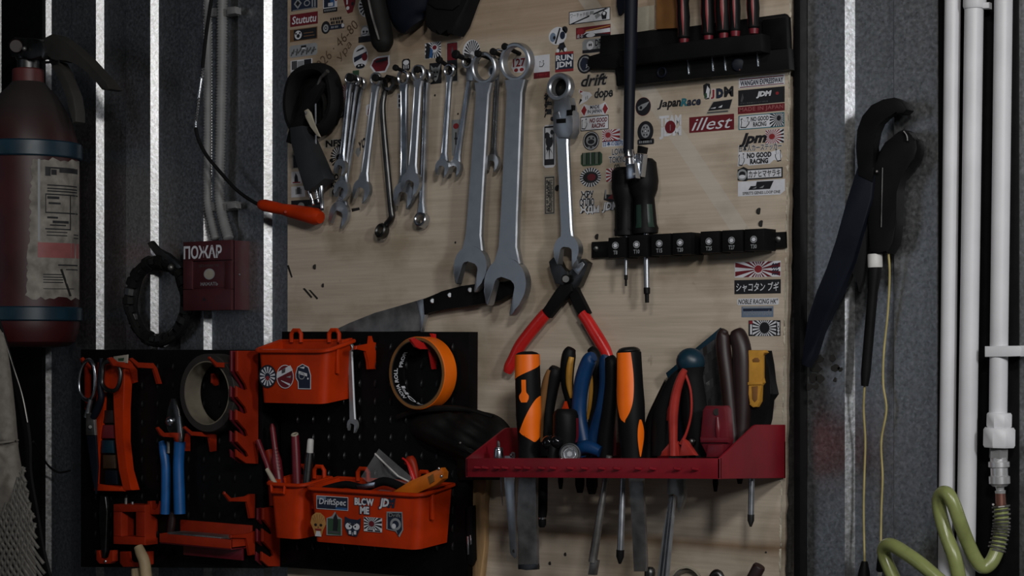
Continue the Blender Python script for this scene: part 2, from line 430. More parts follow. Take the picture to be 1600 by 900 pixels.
structure('shade_plate', box((U(2, 450, -12).x, .012, 0), (U(66, 450, -12).x, .020, 3.0), .001), 'panelblack')  # black plate added where the wall at the far left lies in shade
# ================================================================ plywood board
board = thing('tool_board', 'big pale plywood board covered in stickers behind the hanging wrenches', 'board', (0, 0, U(800, 960).z))
o_ = []
N = 60
left = [U(449, y) for y in (-60, 960)]
right = []
for i in range(N+1):
    y = -60+1020*i/N; right.append(U(1236-17*max(0, y)/900, y)+Vector((random.uniform(-.0022, .0008), 0, 0)))
b_ = prism([left[0]]+right+[left[1]], .018, .0006, 1)
# object coordinates of the face = world, for the veneer
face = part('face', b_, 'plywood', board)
face.parent = board; me = face.data
me.transform(Matrix.Translation(ORG[board.name])); face.matrix_parent_inverse = Matrix.Translation(-Vector(board.location))
b2 = bmesh.new()
for i in range(240):   # torn veneer fibres along the sawn edge
    y = random.uniform(-20, 920); x = 1236-17*max(0, y)/900; L_ = random.uniform(3, 9); q = random.uniform(.6, 3.2)
    p = [U(x-q, y, .3), U(x+.4, y-L_*.4, -.5), U(x+1.0, y+L_*.2, -2), U(x-q*.3, y+L_, .5)]
    prism(p, .0012, 0, 1, b2)
part('torn_fibres', b2, 'cardboard', board, kind='stuff')
for x, y, r in ((493, 417, 4.6), (505.5, 446, 3.6), (1187, 330, 5), (1190.5, 349.5, 5), (934, 370, 4.6), (872, 294, 5), (1021, 290, 2), (599, 151, 3), (712, 379, 2), (740, 843, 2.5), (860, 880, 3), (884, 866, 3), (1197, 863, 1.6), (680, 149, 2), (716, 178, 1.8)):
    part('hole', lathe(U(x, y, .5), U(x, y, -1), [(0, r*.8), (.5, r), (1, r)], 12), 'soil', board)
for p in ([(448, 415), (451, 414), (457, 433), (455, 434)], [(473, 451), (476, 450), (488, 464), (486, 466)], [(482, 453), (485, 453), (497, 466), (495, 468)], [(549, 326), (561, 324), (562, 328), (550, 331)]):
    part('gouge', pl(p, .4, 1, 0), 'soil', board)
def st(*a, **k): return sticker(*a, parent=board, **k)
T = lambda s, u0, v0, u1, v1, c, **k: (('text', s, u0, v0, u1, v1, k), c)
RC = lambda u0, v0, u1, v1, c: (('rect', u0, v0, u1, v1), c)
DC = lambda u, v, ru, rv, c: (('disc', u, v, ru, rv), c)
RG = lambda u, v, ru, rv, f, c: (('ring', u, v, ru, rv, f), c)
PO = lambda pts, c: (('poly', pts), c)
RY = lambda u, v, n, r0, clip, c: (('rays', u, v, n, r0, clip), c)
def hand(u, v, s, c, flip=1, h=1.0):    # little pointing hand drawn in outline
    q = [(-.5, -.45), (.1, -.5), (.45, -.15), (.5, .1), (.28, .1), (.42, .5), (.2, .5), (0, .12), (-.2, .3), (-.32, .45), (-.48, .35), (-.4, .05)]
    return PO([(u+flip*a*s, v+b*h) for a, b in q], c)
def bars(u0, u1, v, n, c, h=.10):
    out = []; x = u0; rr = random.Random(int(u0*1000+v*77+n))
    wd = (u1-u0)/n
    for i in range(n):
        out.append(RC(x, v, x+wd*rr.uniform(.4, .85), v+h, c)); x += wd
    return out
# --- upper left column
st(455, 496, -9, 15, 'dnavy', [PO([(.25, .1), (.4, .45), (.25, .8), (.1, .45)], 'grey'), PO([(.25, .25), (.34, .45), (.25, .65), (.16, .45)], 'ink'), RC(.78, .1, .83, .9, 'grey'), RC(.88, .1, .93, .9, 'grey'), RG(.6, .4, .12, .2, .7, 'grey'), RC(.05, .02, .95, .06, 'grey')])
st(453.5, 496.5, 20.5, 39.5, 'maroon', [T('Stututu', .06, .18, .95, .84, 'bone' if 0 else 'white', bold=.015, shear=.15)], label='dark red sticker with white slanted lettering')
st(453, 496, 44, 63, 'ochre', [RC(.14, .06, .97, .94, 'ink'), DC(.3, .5, .13, .36, 'white'), DC(.3, .42, .06, .16, 'ink'), DC(.22, .62, .03, .09, 'ink'), DC(.36, .66, .03, .09, 'ink'), RC(.5, .3, .9, .36, 'ochre'), RC(.5, .55, .85, .61, 'ochre')])
st(452, 496, 69, 88, 'grey', [x for i in range(15) for x in (PO([(.05+.06*i, .15+.3*(i % 3)*.5), (.09+.06*i, .12+.3*(i % 3)*.5), (.13+.06*i, .45+.2*(i % 2)), (.09+.06*i, .5+.2*(i % 2))], 'dim'),)]+[RC(.42, .72, .6, .9, 'ink'), RC(.45, .6, .57, .72, 'white')], shape='soft')
st(454, 488, 93, 114, 'white', [RC(.05, .3, .3, .95, 'dim'), RC(.62, .3, .95, .97, 'ink'), RC(.25, .2, .9, .34, 'ink'), DC(.35, .3, .07, .1, 'ink'), RC(.32, .45, .6, .9, 'grey'), RC(0, 0, .3, .12, 'steelblue')])
st(505, 527, -8, 19, 'white', [RC(.05, .3, .5, .97, 'dnavy'), RC(.5, .3, .8, .97, 'pblue'), RC(.85, .6, .97, .97, 'red'), RC(.35, .35, .7, .55, 'white'), RC(0, 0, 1, .25, 'ink')]+bars(.08, .92, .08, 6, 'grey', .1))
st(502, 516, 33, 53, 'ink', [RG(.5, .45, .3, .3, .5, 'grey'), DC(.5, .45, .06, .06, 'white')], shape='round')
st(515, 539, 26, 45, None, bars(.05, .8, .75, 5, 'ink', .2)+bars(.08, .9, .45, 5, 'ink', .22)+[RC(.0, .0, .95, .38, 'dnavy'), DC(.86, .22, .09, .17, 'white')]+bars(.1, .6, .1, 4, 'grey', .16))
st(535, 556, -8, 21, 'maroon', [DC(.4, .3, .12, .1, 'white'), RC(.3, .5, .4, .8, 'white'), DC(.75, .5, .1, .1, 'ink')], shape=[(.0, 1), (1, 1), (.95, .5), (.75, .05), (.4, 0), (.2, .4)])
st(560, 588, -10, 27, 'white', [RY(.5, .5, 16, .4, (.46, .46), 'ink')], shape='round')
st(560, 580, 39, 66, 'grey', [RC(0, 0, 1, .35, 'ink'), DC(.5, .62, .3, .26, 'white'), DC(.4, .62, .08, .07, 'ink'), DC(.66, .6, .08, .07, 'ink'), RC(.3, .46, .7, .5, 'ink')], shape=[(0, 0), (1, 0), (1, .4), (.95, 1), (.3, .95), (.15, .4)])
st(551, 575, 70, 108, 'white', [PO([(.1, .3), (.9, .55), (.92, .7), (.08, .5)], 'dnavy'), DC(.78, .48, .18, .16, 'maroon'), PO([(.2, .72), (.75, .82), (.7, .9), (.3, .8)], 'ink'), DC(.5, .12, .3, .1, 'ink'), DC(.4, .14, .05, .03, 'white'), DC(.6, .16, .05, .03, 'white')], shape='round')
st(578, 609, 88, 114, 'white', [PO([(.08, .5), (.2, .8), (.35, .9), (.9, .92), (.92, .5), (.75, .1), (.3, .1)], 'maroon'), PO([(.25, .75), (.9, .9), (.85, .7), (.3, .62)], 'ink')], shape=[(0, .45), (.15, .85), (.4, 1), (1, 1), (1, .45), (.8, 0), (.25, 0)])
# pencil writing
def scrawl(s, x0, y0, x1, y1, h):
    bm = bmesh.new(); vv, ff = glyphs(s, shear=.25); dx, dy = x1-x0, y1-y0; ln = math.hypot(dx, dy); nx, ny = dy/ln, -dx/ln
    vs_ = [bm.verts.new(U(x0+dx*u+nx*h*v, y0+dy*u+ny*h*v, .25)) for u, v in vv]
    for f in ff: bm.faces.new([vs_[q] for q in f])
    part('pencil_writing', bm, 'p_pencil', board)
scrawl('026 · 46-80', 502, 109, 562, 40, 14); scrawl('Ура', 535, 98, 553, 70, 12)
# --- behind the small wrenches
st(523, 546, 133, 156, 'white', [RY(.85, .45, 20, .2, 'rect', 'red')], shape=[(.2, .5), (.35, .95), (.9, 1), (1, .1), (.4, 0)])
for x, y, rx, ry in ((531.5, 176.5, 6.8, 8.2), (522.8, 190, 6, 8)): st(x-rx, x+rx, y-ry, y+ry, 'ink', [DC(.5, .5, .34, .36, 'grey')], shape='round')
st(572, 582, 163, 181, 'white', [PO([(.2, .1), (.5, .9), (.8, .9), (.55, .1)], 'red'), RC(.3, .4, .8, .55, 'red')], shape='soft')
st(507, 536, 217, 231, 'beige', [T('NFS', .06, .12, .95, .9, 'ink', bold=.05)], label='sticker with three thick black capital letters')
st(515, 540, 227, 252, 'white', [RY(.6, .25, 22, .25, (.55, .75), 'ink'), DC(.6, .25, .2, .2, 'ink'), RC(0, 0, .2, .16, 'ink')], shape=ell(.6, .3, .42, .7, 20, -10, 190))
st(555, 564, 231, 246, 'grey', [], shape=[(.5, 0), (1, .5), (.8, 1), (.2, 1), (0, .5)])
st(560, 577, 213, 233, None, [T('YOK', 0, .1, 1, .9, 'ink', bold=.04)], tilt=-.8)
st(514, 531, 270, 307, 'beige', [T('TO\nKY\nO', .1, .06, .9, .95, 'ink', bold=.05)])
st(456, 500, 240, 262, 'beige', [RC(.05, .05, .95, .95, 'ink')])
st(455.5, 471, 268, 287, 'white', [PO([(.3, .05), (.7, .05), (.6, .6), (.4, .9), (.3, .5)], 'ink'), RC(.1, .05, .9, .15, 'red')])
st(455, 477, 291, 308, 'white', [RC(.3, .25, .75, .75, 'grey'), RC(.4, .3, .65, .9, 'dim')])
st(455, 506, 312, 330, 'ink', [DC(.3, .5, .1, .3, 'grey'), RC(.5, .3, .9, .5, 'dim'), RC(.9, .1, 1, 1, 'steelblue')])
st(551, 561, 110, 121, 'green', [])
st(664, 689, 66, 91, 'white', [RY(.6, .6, 18, .25, 'rect', 'ink'), DC(.6, .66, .14, .14, 'maroon'), PO([(.02, .02), (.1, .95), (.3, .9), (.35, .4), (.25, .02)], 'ink'), PO([(.25, .05), (.35, .7), (.5, .5), (.45, .05)], 'pblue')])
st(697, 716, 65, 129, 'bone' if 0 else 'beige', [RC(.08, .03, .92, .97, 'ink'), RC(.1, .55, .9, .96, 'maroon'), PO([(.5, .62), (.6, .75), (.5, .9), (.42, .75)], 'dim'), DC(.5, .3, .2, .08, 'dim')])
st(723, 750, 62, 94, 'white', [RY(.55, .25, 24, .25, (.48, .72), 'ink')], shape=ell(.5, .45, .5, .55, 28))
st(671, 690, 98, 131, 'ink', [PO([(.2, .5), (.1, .9), (.35, .75), (.5, .8), (.65, .75), (.95, .95), (.8, .5), (.65, .2), (.5, .1), (.35, .2)], 'grey'), DC(.38, .55, .08, .05, 'ink'), DC(.64, .55, .08, .05, 'ink'), RC(.4, .3, .6, .38, 'ink')])
st(628, 641, 92, 111, 'ink', [DC(.5, .7, .35, .2, 'white'), RC(.2, .2, .3, .5, 'white'), RC(.45, .2, .55, .5, 'white'), RC(.7, .2, .8, .5, 'white')], shape='soft')
for x in (621, 661): st(x, x+8, 146, 169, 'white', [RC(.2, .1, .8, .3, 'ink'), RC(.2, .4, .8, .6, 'ink'), RC(.2, .7, .8, .9, 'ink')])
st(706, 719, 187, 243, 'white' if 0 else 'grey', [DC(.5, .82, .34, .08, 'red'), RC(.4, .3, .55, .65, 'ink'), RC(.3, .45, .75, .5, 'ink')])
st(763, 773, 102, 121, 'white', [DC(.5, .5, .3, .3, 'steelblue'), RC(.3, .3, .6, .4, 'ink')], shape='round')
st(799, 822, 90, 114, 'white', [T('127', .1, .4, .95, .95, 'red', bold=.03), DC(.32, .2, .14, .12, 'red'), DC(.7, .2, .14, .12, 'red')], shape=[(0, .4), (.15, .95), (1, 1), (.95, .1), (.7, 0), (.2, .05)])
st(834, 859, 86, 122, 'white', [RC(0, 0, 1, .26, 'maroon'), hand(.5, .62, .32, 'ink', 1, .28), hand(.49, .62, .25, 'white', 1, .21)]+bars(.2, .85, .1, 5, 'red', .08), label='white sticker with a hand above a red band')
# --- beside the ratchet wrench
st(858, 887, 42, 70, 'white', [DC(.72, .5, .14, .22, 'dnavy'), DC(.2, .45, .16, .26, 'steelblue'), PO([(.3, .1), (.55, .95), (.62, .9), (.38, .05)], 'ink'), DC(.28, .42, .07, .1, 'ink')], shape=ell(.46, .5, .48, .5, 24))
st(877, 887, 41, 53, 'ink', [], shape='round')
st(869, 886, 66, 82, 'ink', [DC(.15, .2, .14, .2, 'white'), DC(.85, .25, .14, .2, 'white'), DC(.5, .6, .12, .1, 'dnavy')], shape=[(0, .1), (.3, .9), (.7, 1), (1, .2), (.7, 0), (.5, .3), (.3, 0)])
st(867.5, 896, 81, 112, 'dnavy', [RC(0, .88, 1, 1, 'red'), RC(0, 0, 1, .13, 'red'), T('RUN\nJDM', .04, .15, .97, .85, 'white', bold=.035)], label='dark square sticker with two rows of white capitals', tilt=.02)
st(889, 953.5, 14.5, 35, 'ink', [RC(.015, .06, .985, .94, 'white'), T('ワーチャチ組', .03, .5, .48, .85, 'ink'), PO([(.03, .06), (.12, .06), (.97, .9), (.88, .94)], 'ink'), RC(.5, .15, .6, .85, 'grey'), DC(.55, .35, .06, .25, 'white'), PO([(.66, .2), (.78, .45), (.7, .65), (.62, .45)], 'grey'), PO([(.8, .12), (.9, .12), (.92, .6), (.84, .8), (.78, .5)], 'ink'), DC(.85, .55, .035, .14, 'white')])
st(900, 954, 40.5, 58, 'maroon', [PO([(.25, .55), (.99, .82), (.99, .9), (.3, .7)], 'bone'), PO([(.2, .3), (.99, .3), (.99, .66), (.3, .56)], 'white'), PO([(.3, .42), (.99, .12), (.99, .02), (.02, .02)], 'ink'), DC(.42, .2, .13, .18, 'white'), DC(.13, .62, .11, .28, 'red'), T('走る', .02, .06, .2, .4, 'white')])
st(910, 950, 60, 82, 'grey', [RC(0, .02, .95, .25, 'ink'), DC(.3, .55, .14, .32, 'white'), DC(.27, .58, .03, .1, 'ink'), DC(.34, .58, .03, .1, 'ink'), T('DR', .5, .45, .75, .92, 'ink', bold=.03), T('iFT', .52, .08, .76, .4, 'ink')], shape='soft')
st(902, 926, 85, 115, 'ink', [RG(.5, .5, .4, .4, .8, 'grey'), DC(.42, .5, .2, .35, 'dnavy'), T('JD', .55, .28, .85, .48, 'white', bold=.03)], shape='round')
def under(x0, x1, yt, yb, s, c='ink', base='white', off=.06, **k):     # die-cut lettering on its own pale backing
    st(x0-.8, x1+.8, yt-.6, yb+.6, None, [T(s, 0, 0, 1, 1, base, bold=off+.02, **k), T(s, .015, .02, .985, .98, c, bold=off*.35, **k)], tilt=k.pop('tl', 0))
under(908, 949, 116, 134, 'drift', 'ink', 'beige', shear=.3)
under(929, 957, 137, 157, 'dope', 'ink', 'beige', shear=.2)
st(903, 926, 139, 163, 'white', [PO([(.05, .02), (.3, .3), (.15, .4)], 'ink'), PO([(.15, .75), (.35, .85), (.12, .95)], 'red'), RC(.5, .3, .56, .5, 'grey'), RC(.62, .34, .68, .55, 'grey')], shape=[(.1, 0), (.6, .2), (.8, .4), (.98, .55), (.8, .75), (.4, .85), (.1, 1), (.05, .85), (.3, .6), (.25, .35)])
st(907, 951, 161, 182, 'white', [PO([(.02, .5), (.13, .9), (.22, .55), (.13, .1)], 'red'), PO([(.98, .5), (.87, .9), (.78, .5), (.87, .1)], 'red'), T('MADE\nIN JAPAN', .25, .18, .76, .84, 'dnavy', bold=.02)], shape=[(0, .5), (.12, 1), (.3, .85), (.7, .85), (.88, 1), (1, .5), (.88, 0), (.7, .15), (.3, .15), (.12, 0)], label='small white and red sticker reading MADE IN JAPAN')
def nogood(x0, x1, yt, yb, c, base='white', rays=False):
    ops = [RC(.02, .06, .98, .94, base), hand(.14, .48, .20, 'ink', 1, .75), hand(.14, .48, .16, base, 1, .6)]
    if rays: ops += [T('NO GOOD\nRACING', .27, .15, .66, .85, 'ink', bold=.03), RY(.88, .62, 20, .15, (.68, .06, .98, .94), 'ink'), DC(.88, .62, .045, .18, 'ink')]
    else: ops += [T('NO GOOD\nRACING', .32, .15, .95, .85, c, bold=.04, shear=.15)]
    return ops
st(907, 951, 181, 203.5, 'ink', nogood(0, 0, 0, 0, 'maroon'))
st(910.5, 936.5, 205, 235, 'ink', [RG(.5, .5, .45, .45, .93, 'white'), DC(.5, .52, .3, .26, 'grey'), DC(.5, .45, .2, .12, 'ink'), RC(.35, .58, .45, .68, 'ink'), RC(.58, .58, .68, .68, 'ink'), RC(.3, .12, .45, .2, 'grey'), RC(.55, .12, .7, .2, 'grey')], shape='round')
st(941, 969, 202, 221, 'white', [RY(.32, .55, 18, .2, 'rect', 'red'), DC(.32, .55, .15, .22, 'red')])
st(941, 974, 219, 229, 'white', [T('日本の国内', .04, .1, .97, .92, 'pblue', bold=.02)])
under(952, 978, 232, 254, 'LOW\nTOKYO')
under(960, 969, 257, 263, 'co.', 'ink', 'beige')
st(907.5, 941, 238, 259, 'green', [RC(.06+.063*i, .12, .06+.063*i+(.018 if i % 3 else .034), 1, 'grey' if i % 4 == 2 else 'beige' if i % 5 == 1 else 'ink') for i in range(14)], shape='soft')
st(906, 939, 262, 292, 'white', [RY(.5, .5, 22, .2, (.5, .5), 'ink'), DC(.5, .5, .36, .3, 'ink'), DC(.55, .5, .2, .18, 'maroon')], shape='round')
st(947, 962, 263, 284, 'white', [RY(.9, .5, 16, .1, 'rect', 'red')], shape='soft')
under(908, 927, 298.5, 309, 'ЖРУ', off=.1); under(906, 928, 310, 322, 'СПЛЮ', off=.1); under(906, 936, 322, 334.5, 'ЖДМ', 'white', 'ink', off=.12)
st(943, 965, 295, 316, 'ink', [PO([(.3, .3), (.9, .15), (.6, .6)], 'red'), RC(.1, .3, .2, .95, 'grey')], shape=[(.1, 1), (.2, .6), (1, .5), (1, .1), (.5, 0), (0, .2)])
under(941, 966, 316, 332, 'JDM', 'white', 'ink', off=.12, shear=.2)
st(850, 863, 145, 184, None, [T('神\n走\n屋', 0, 0, 1, 1, 'ink', bold=.05)])
st(848.5, 868, 195, 262, 'white', [RC(.1, .06, .9, .97, 'ink'), RC(.18, .2, .82, .93, 'white'), DC(.5, .62, .3, .16, 'ink'), DC(.32, .75, .2, .08, 'ink'), PO([(.2, .3), (.5, .5), (.8, .3), (.55, .42), (.5, .1), (.45, .42)], 'ink'), DC(.35, .45, .1, .05, 'ink'), DC(.7, .82, .12, .06, 'ink'), DC(.62, .74, .1, .04, 'white')], label='tall white sticker with black ink drawing', shape='soft')
rr = random.Random(3)
st(850, 867, 274, 335, 'beige', [RC(.08, .02, .94, .96, 'ink'), RC(.16, .045, .86, .93, 'beige')]+[RC(u, v, u+.12*rr.uniform(.5, 1.8), v+.018, 'ink') for u in (.2, .34, .48, .62) for v in [.08+.034*i for i in range(24)] if rr.random() < .8], tilt=0)
# --- middle and right columns
st(993, 1017, 152, 181, 'maroon', [DC(.5, .5, .48, .48, 'ink'), PO([(.15, .5), (.4, .62), (.9, .75), (.7, .5), (.4, .3), (.2, .32)], 'grey'), DC(.35, .45, .09, .09, 'ink')], shape='round')
st(1027, 1043, 156, 171, None, [T('Ja', 0, 0, 1, 1, 'ink', bold=.03, shear=.2)])
st(1042, 1064, 156, 171, None, [T('pan', 0, 0, 1, .95, 'ink', bold=.04, shear=.2)])
st(1063, 1074, 153.5, 166, None, [T('R', 0, 0, 1, 1, 'teal', bold=.05, shear=.2)])
st(1073, 1095, 154, 165, None, [T('ace', 0, 0, 1, .9, 'dnavy', bold=.04, shear=.2)])
st(996, 1021, 189, 222, 'ink', [RG(.5, .52, .28, .32, .25, 'grey'), DC(.5, .52, .05, .05, 'white')]+[DC(.5+.18*math.cos(k*1.047), .52+.2*math.sin(k*1.047), .04, .05, 'ink') for k in range(6)], shape='round')
st(996, 1022, 217, 226, 'ink', bars(.1, .9, .3, 7, 'grey', .4), shape='soft')
st(1030, 1064.5, 180, 217, None, [T('TEAM', 0, .54, 1, 1, 'white', bold=.05), T('JDM', 0, 0, 1, .52, 'white', bold=.06), DC(.5, .5, .24, .27, 'maroon'), RC(.49, .35, .51, .6, 'grey')], label='tall white lettering behind a red disc')
st(1098, 1112, 130, 155, 'ink', [PO([(.3, .05), (.7, .1), (.8, .6), (.5, .85), (.35, .4)], 'white'), PO([(.2, .05), (.5, .1), (.45, .4), (.15, .35)], 'green')], shape=[(.1, .3), (.05, .9), (.4, 1), (.8, .95), (.9, .4), (.7, 0), (.3, 0)])
st(1109, 1146, 136, 155, None, [T('J', 0, .05, .22, .9, 'white', bold=.08), T('J', .04, .08, .2, .86, 'red', bold=.05), T('D', .27, .1, .58, .92, 'dnavy', bold=.1), T('M', .6, .14, 1, 1, 'ink', bold=.05)])
st(1103, 1145, 156.5, 177, 'beige', [PO([(.08, .25), (.28, .9), (.98, .98), (.88, .28)], 'ink'), PO([(.15, .42), (.38, .5), (.35, .4)], 'white'), PO([(.45, .45), (.62, .62), (.58, .42)], 'white'), RC(.05, .06, .82, .16, 'dim')], shape=[(0, 0), (.85, .02), (1, 1), (.25, .95)])
st(1077, 1147, 180.5, 205, 'maroon', [T('illest', .05, .12, .96, .9, 'white', shear=.38)], label='dark red sticker with white script lettering')
st(1154.5, 1226, 119, 135, 'white', [RC(.02, .8, .98, .9, 'maroon'), RC(.02, .06, .98, .14, 'maroon'), T('WANGAN EXPRESSWAY', .03, .2, .97, .74, 'dnavy', bold=.03)])
st(1153.5, 1226, 138, 162.5, 'ink', [T('JDM', .39, .38, .72, .82, 'white', bold=.06, shear=.2), DC(.84, .6, .035, .1, 'red'), PO([(.05, .3), (.09, .8), (.12, .5), (.08, .2)], 'dim')]+bars(.05, .65, .1, 14, 'dim', .08), label='long black sticker with white JDM lettering')
st(1153, 1226, 164, 175.5, 'maroon', [T('MADE IN JAPAN', .03, .14, .97, .86, 'pink', bold=.02, sp=1.1)])
st(1154, 1225.5, 178, 200.5, 'teal', nogood(0, 0, 0, 0, 'ink', rays=True))
st(1155, 1198, 207, 229, None, [T('Jpm', 0, 0, 1, 1, 'ink', bold=.05, shear=.3)], label='thick slanted black lettering')
st(1196, 1225, 202, 224, 'white', [RY(.35, .5, 22, .2, 'rect', 'red'), RY(.35, .5, 22, .75, 'rect', 'ink'), DC(.35, .5, .16, .2, 'red')])
st(1154, 1222, 224, 236, 'white' if 0 else None, [T('日本人カーステッカー', 0, 0, 1, 1, 'white', bold=.06), T('日本人カーステッカー', .01, .05, .99, .95, 'ink', bold=.015)])
st(1152.5, 1222, 235, 258, 'white', [hand(.09, .45, .14, 'ink', 1, .85), hand(.09, .45, .11, 'white', 1, .7), hand(.91, .58, .14, 'ink', -1, .85), hand(.91, .58, .11, 'white', -1, .7), T('NO GOOD\nRACING', .21, .1, .76, .88, 'ink', bold=.05)], shape=[(0, 0), (.2, .15), (.25, .02), (.72, .05), (.82, .3), (.95, .15), (1, .5), (.95, 1), (.75, .85), (.2, .95), (.02, 1)])
st(1151, 1223, 261, 282, 'ink', [RC(.24, .2, .97, .8, 'white'), T('カナヒマヤラキ', .26, .24, .95, .76, 'ink', bold=.02), DC(.12, .5, .11, .42, 'grey'), DC(.12, .56, .07, .2, 'ink'), DC(.12, .36, .07, .14, 'white')], shape=[(.02, .1), (.2, 0), (.25, .1), (1, .1), (1, .9), (.25, .9), (.15, 1.1), (.02, .9)])
st(1153, 1226.5, 281.5, 305.5, 'white', [PO([(.22, .4), (.27, .65), (.38, .65), (.4, .92), (.76, .92), (.68, .4)], 'ink'), PO([(.3, .48), (.4, .6), (.38, .48)], 'grey'), PO([(.45, .5), (.56, .66), (.53, .5)], 'grey'), T("SPIRIT'S GENES LOOP ONE", .1, .1, .9, .3, 'dim', bold=.02)], label='white sticker with black slanted emblem', shape=[(0, .02), (.9, 0), (1, .25), (1, 1), (0, .98)])
st(1148, 1220, 408.5, 433, 'white', [RY(.51, .5, 18, .3, 'rect', 'maroon'), DC(.51, .52, .085, .24, 'red')]+[PO([(.82+.05*i, .1+.2*j), (.86+.05*i, .22+.2*j), (.84+.05*i, .28+.2*j), (.8+.05*i, .16+.2*j)], 'dnavy') for i in range(3) for j in range(4)], label='red and white sun-ray sticker under the black driver rail')
st(1147.5, 1220, 437, 459, 'ink', [T('シャコタン ブギ', .04, .16, .96, .82, 'white', bold=.01, shear=.1)], label='long black sticker with white Japanese lettering')
st(1152, 1217, 466, 476.5, 'white', [T('NOBLE RACING HK"', .02, .15, .98, .9, 'ink', bold=.02, shear=.2)], shape='soft')
st(1158.5, 1208.5, 478.5, 495.5, 'steelblue', [RC(.05, .55, .95, .8, 'dnavy'), RC(.04, .85, .96, .95, 'grey'), T('nationmade', .06, .18, .94, .66, 'grey', shear=.3)])
st(1169.5, 1219.5, 500.5, 525, 'ink', [RY(.5, .52, 22, .36, 'rect', 'white'), RC(.01, .01, .13, .99, 'ink'), RC(.86, .01, .99, .99, 'ink'), DC(.5, .52, .2, .4, 'ink') if 0 else PO([(.5, .15), (.62, .45), (.6, .72), (.54, .78), (.5, .68), (.46, .78), (.4, .72), (.38, .45)], 'ink'), T('I', .05, .1, .11, .75, 'white', bold=.1), RC(.02, .78, .13, .97, 'red'), T('JDM', .88, .06, .97, .94, 'white', rot=-90, bold=.05)], label='black and white ray sticker with a dark heart')
# ================================================================ pegs and wrenches
def peg(tx, ty, bx, by, r, label, tipd=46):
    # the peg leaves the board at (bx, by) and ends at (tx, ty)
    t = thing('hanging_peg', label, 'peg', U(bx, by), 'pegs the wrenches hang on')
    a, b = U(bx, by, .3), U(tx, ty, tipd)
    part('rod', tube([a, a.lerp(b, .9)], r*.62, 10), 'black', t)
    part('cap', lathe(a.lerp(b, .84), b, [(0, r*.7), (.15, r), (.8, r), (1, r*.75)], 14), 'rubber', t)
    return t
peg(546, 121, 566, 125, 6.5, 'black peg carrying the trio of smallest wrenches')
peg(585, 121, 606, 126, 6, 'black peg carrying the dark offset ring wrench')
peg(616, 105, 642, 116, 5, 'black peg whose tip stands clear left of a ring end')
peg(650, 108, 672, 114, 5.5, 'black peg inside the ring of the middle stacked wrench')
peg(684, 92, 712, 112, 5.5, 'black peg sloping left under a square rising-sun sticker')
peg(710, 84, 738, 97, 7, 'thick black peg holding the flex-head wrench')
peg(745, 83, 768, 92, 5.5, 'black peg behind the upper rim of the second largest ring')
peg(769, 80, 790, 90, 5.5, 'black peg over the thin edge-on wrench')
peg(787, 72, 812, 84, 5.5, 'black peg behind the upper rim of the largest ring')
def wrench(label, rp, rr, jp, jr, w, d, rot=12, t=6.0, m='chrome', inner=.66, twist=None, group='combination wrenches on the board', name='combination_wrench', ringtilt=0, taper=.86, hollow=1):
    """rp ring centre px, rr radius px (vertical), jp jaw centre px, jr px, w shank px at the jaw"""
    A, B = U(*rp, d), U(*jp, d); s = M(rp[0], d); Rr, Rj, W = rr*s, jr*M(jp[0], d)*(1 if twist else 1.17), w*M(jp[0], d)*1.18
    th = thing(name, label, 'wrench', A, group)
    ax = (B-A).normalized(); sd = Vector((ax.z, 0, -ax.x)); t_ = t/1000; nrm = Vector((0, -1, 0))
    tilt = Matrix.Rotation(R(ringtilt), 3, 'Z')
    part('ring_end', washer(A, Rr*1000, Rr*inner*1000, t*1.35, 1.4, 40, tilt@(nrm+ax*.12)), m, th)
    # shank: rounded bar with a shallow long hollow
    bm = bmesh.new(); rows = []
    p0, p1 = A+ax*Rr*.93, B-ax*Rj*.80
    for k in range(9):
        q = k/8; wd = W*(taper+(1-taper)*q)
        if k == 0: wd = min(Rr*1.5, wd*1.35)
        if k == 8: wd = max(wd, Rj*1.25)
        if k == 7: wd *= 1.06
        hol = hollow if k not in (0, 1, 7, 8) else 0
        h, T = wd/2, t_/2; e = min(.0016, h*.34); f_ = min(.0025, T*.95); g_ = T*.34*hol
        sec = [(-h, T-.0008), (-h, -T+f_), (-h+e, -T), (-h+e+.0006+h*.08, -T), (-h+e+.0006+h*.16, -T+g_), (h-e-.0006-h*.16, -T+g_), (h-e-.0006-h*.08, -T), (h-e, -T), (h, -T+f_), (h, T-.0008), (h-.0008, T), (-h+.0008, T)]
        rows.append([bm.verts.new(p0.lerp(p1, q if k not in (1, 7) else (.07 if k == 1 else .91))+sd*a+Vector((0, b, 0))) for a, b in sec])
    n = len(sec)
    for a, b in zip(rows, rows[1:]):
        for k in range(n): bm.faces.new((a[k], a[(k+1) % n], b[(k+1) % n], b[k]))
    bm.faces.new(rows[0][::-1]); bm.faces.new(rows[-1]); bmesh.ops.recalc_face_normals(bm, faces=bm.faces[:])
    part('shank', bm, m, th, sharp=24)
    if twist == 'ring':
        part('ring_end', washer(B, Rj*1000, Rj*.62*1000, t*1.5, 1.4, 32, nrm-ax*.2), m, th); return th
    # open end
    e = Matrix.Rotation(R(rot), 3, 'Y')@ax; f = Vector((e.z, 0, -e.x)); hs = .50
    out = [(math.cos(a), math.sin(a)) for a in [R(58)+(2*math.pi-R(116))*k/30 for k in range(31)]]+[(.86, -.76), (1.04, -.66), (1.10, -.57), (1.02, -.52), (0, -.52), (-.14, -.45), (-.26, -.24), (-.26, .24), (-.14, .45), (0, .52), (.95, .52), (1.02, .58), (.97, .67), (.83, .76)]
    part('open_end', prism([B+e*x*Rj+f*y*Rj+nrm*t_*.62 for x, y in out], t_*1.24, min(.0016, Rj*.07), 2), m if m != 'chrome' else 'satin', th)
    return th
wrench('smallest wrench of the left trio, its jaw highest', (547, 123), 9, (533, 261), 10.5, 8, 30, 12)
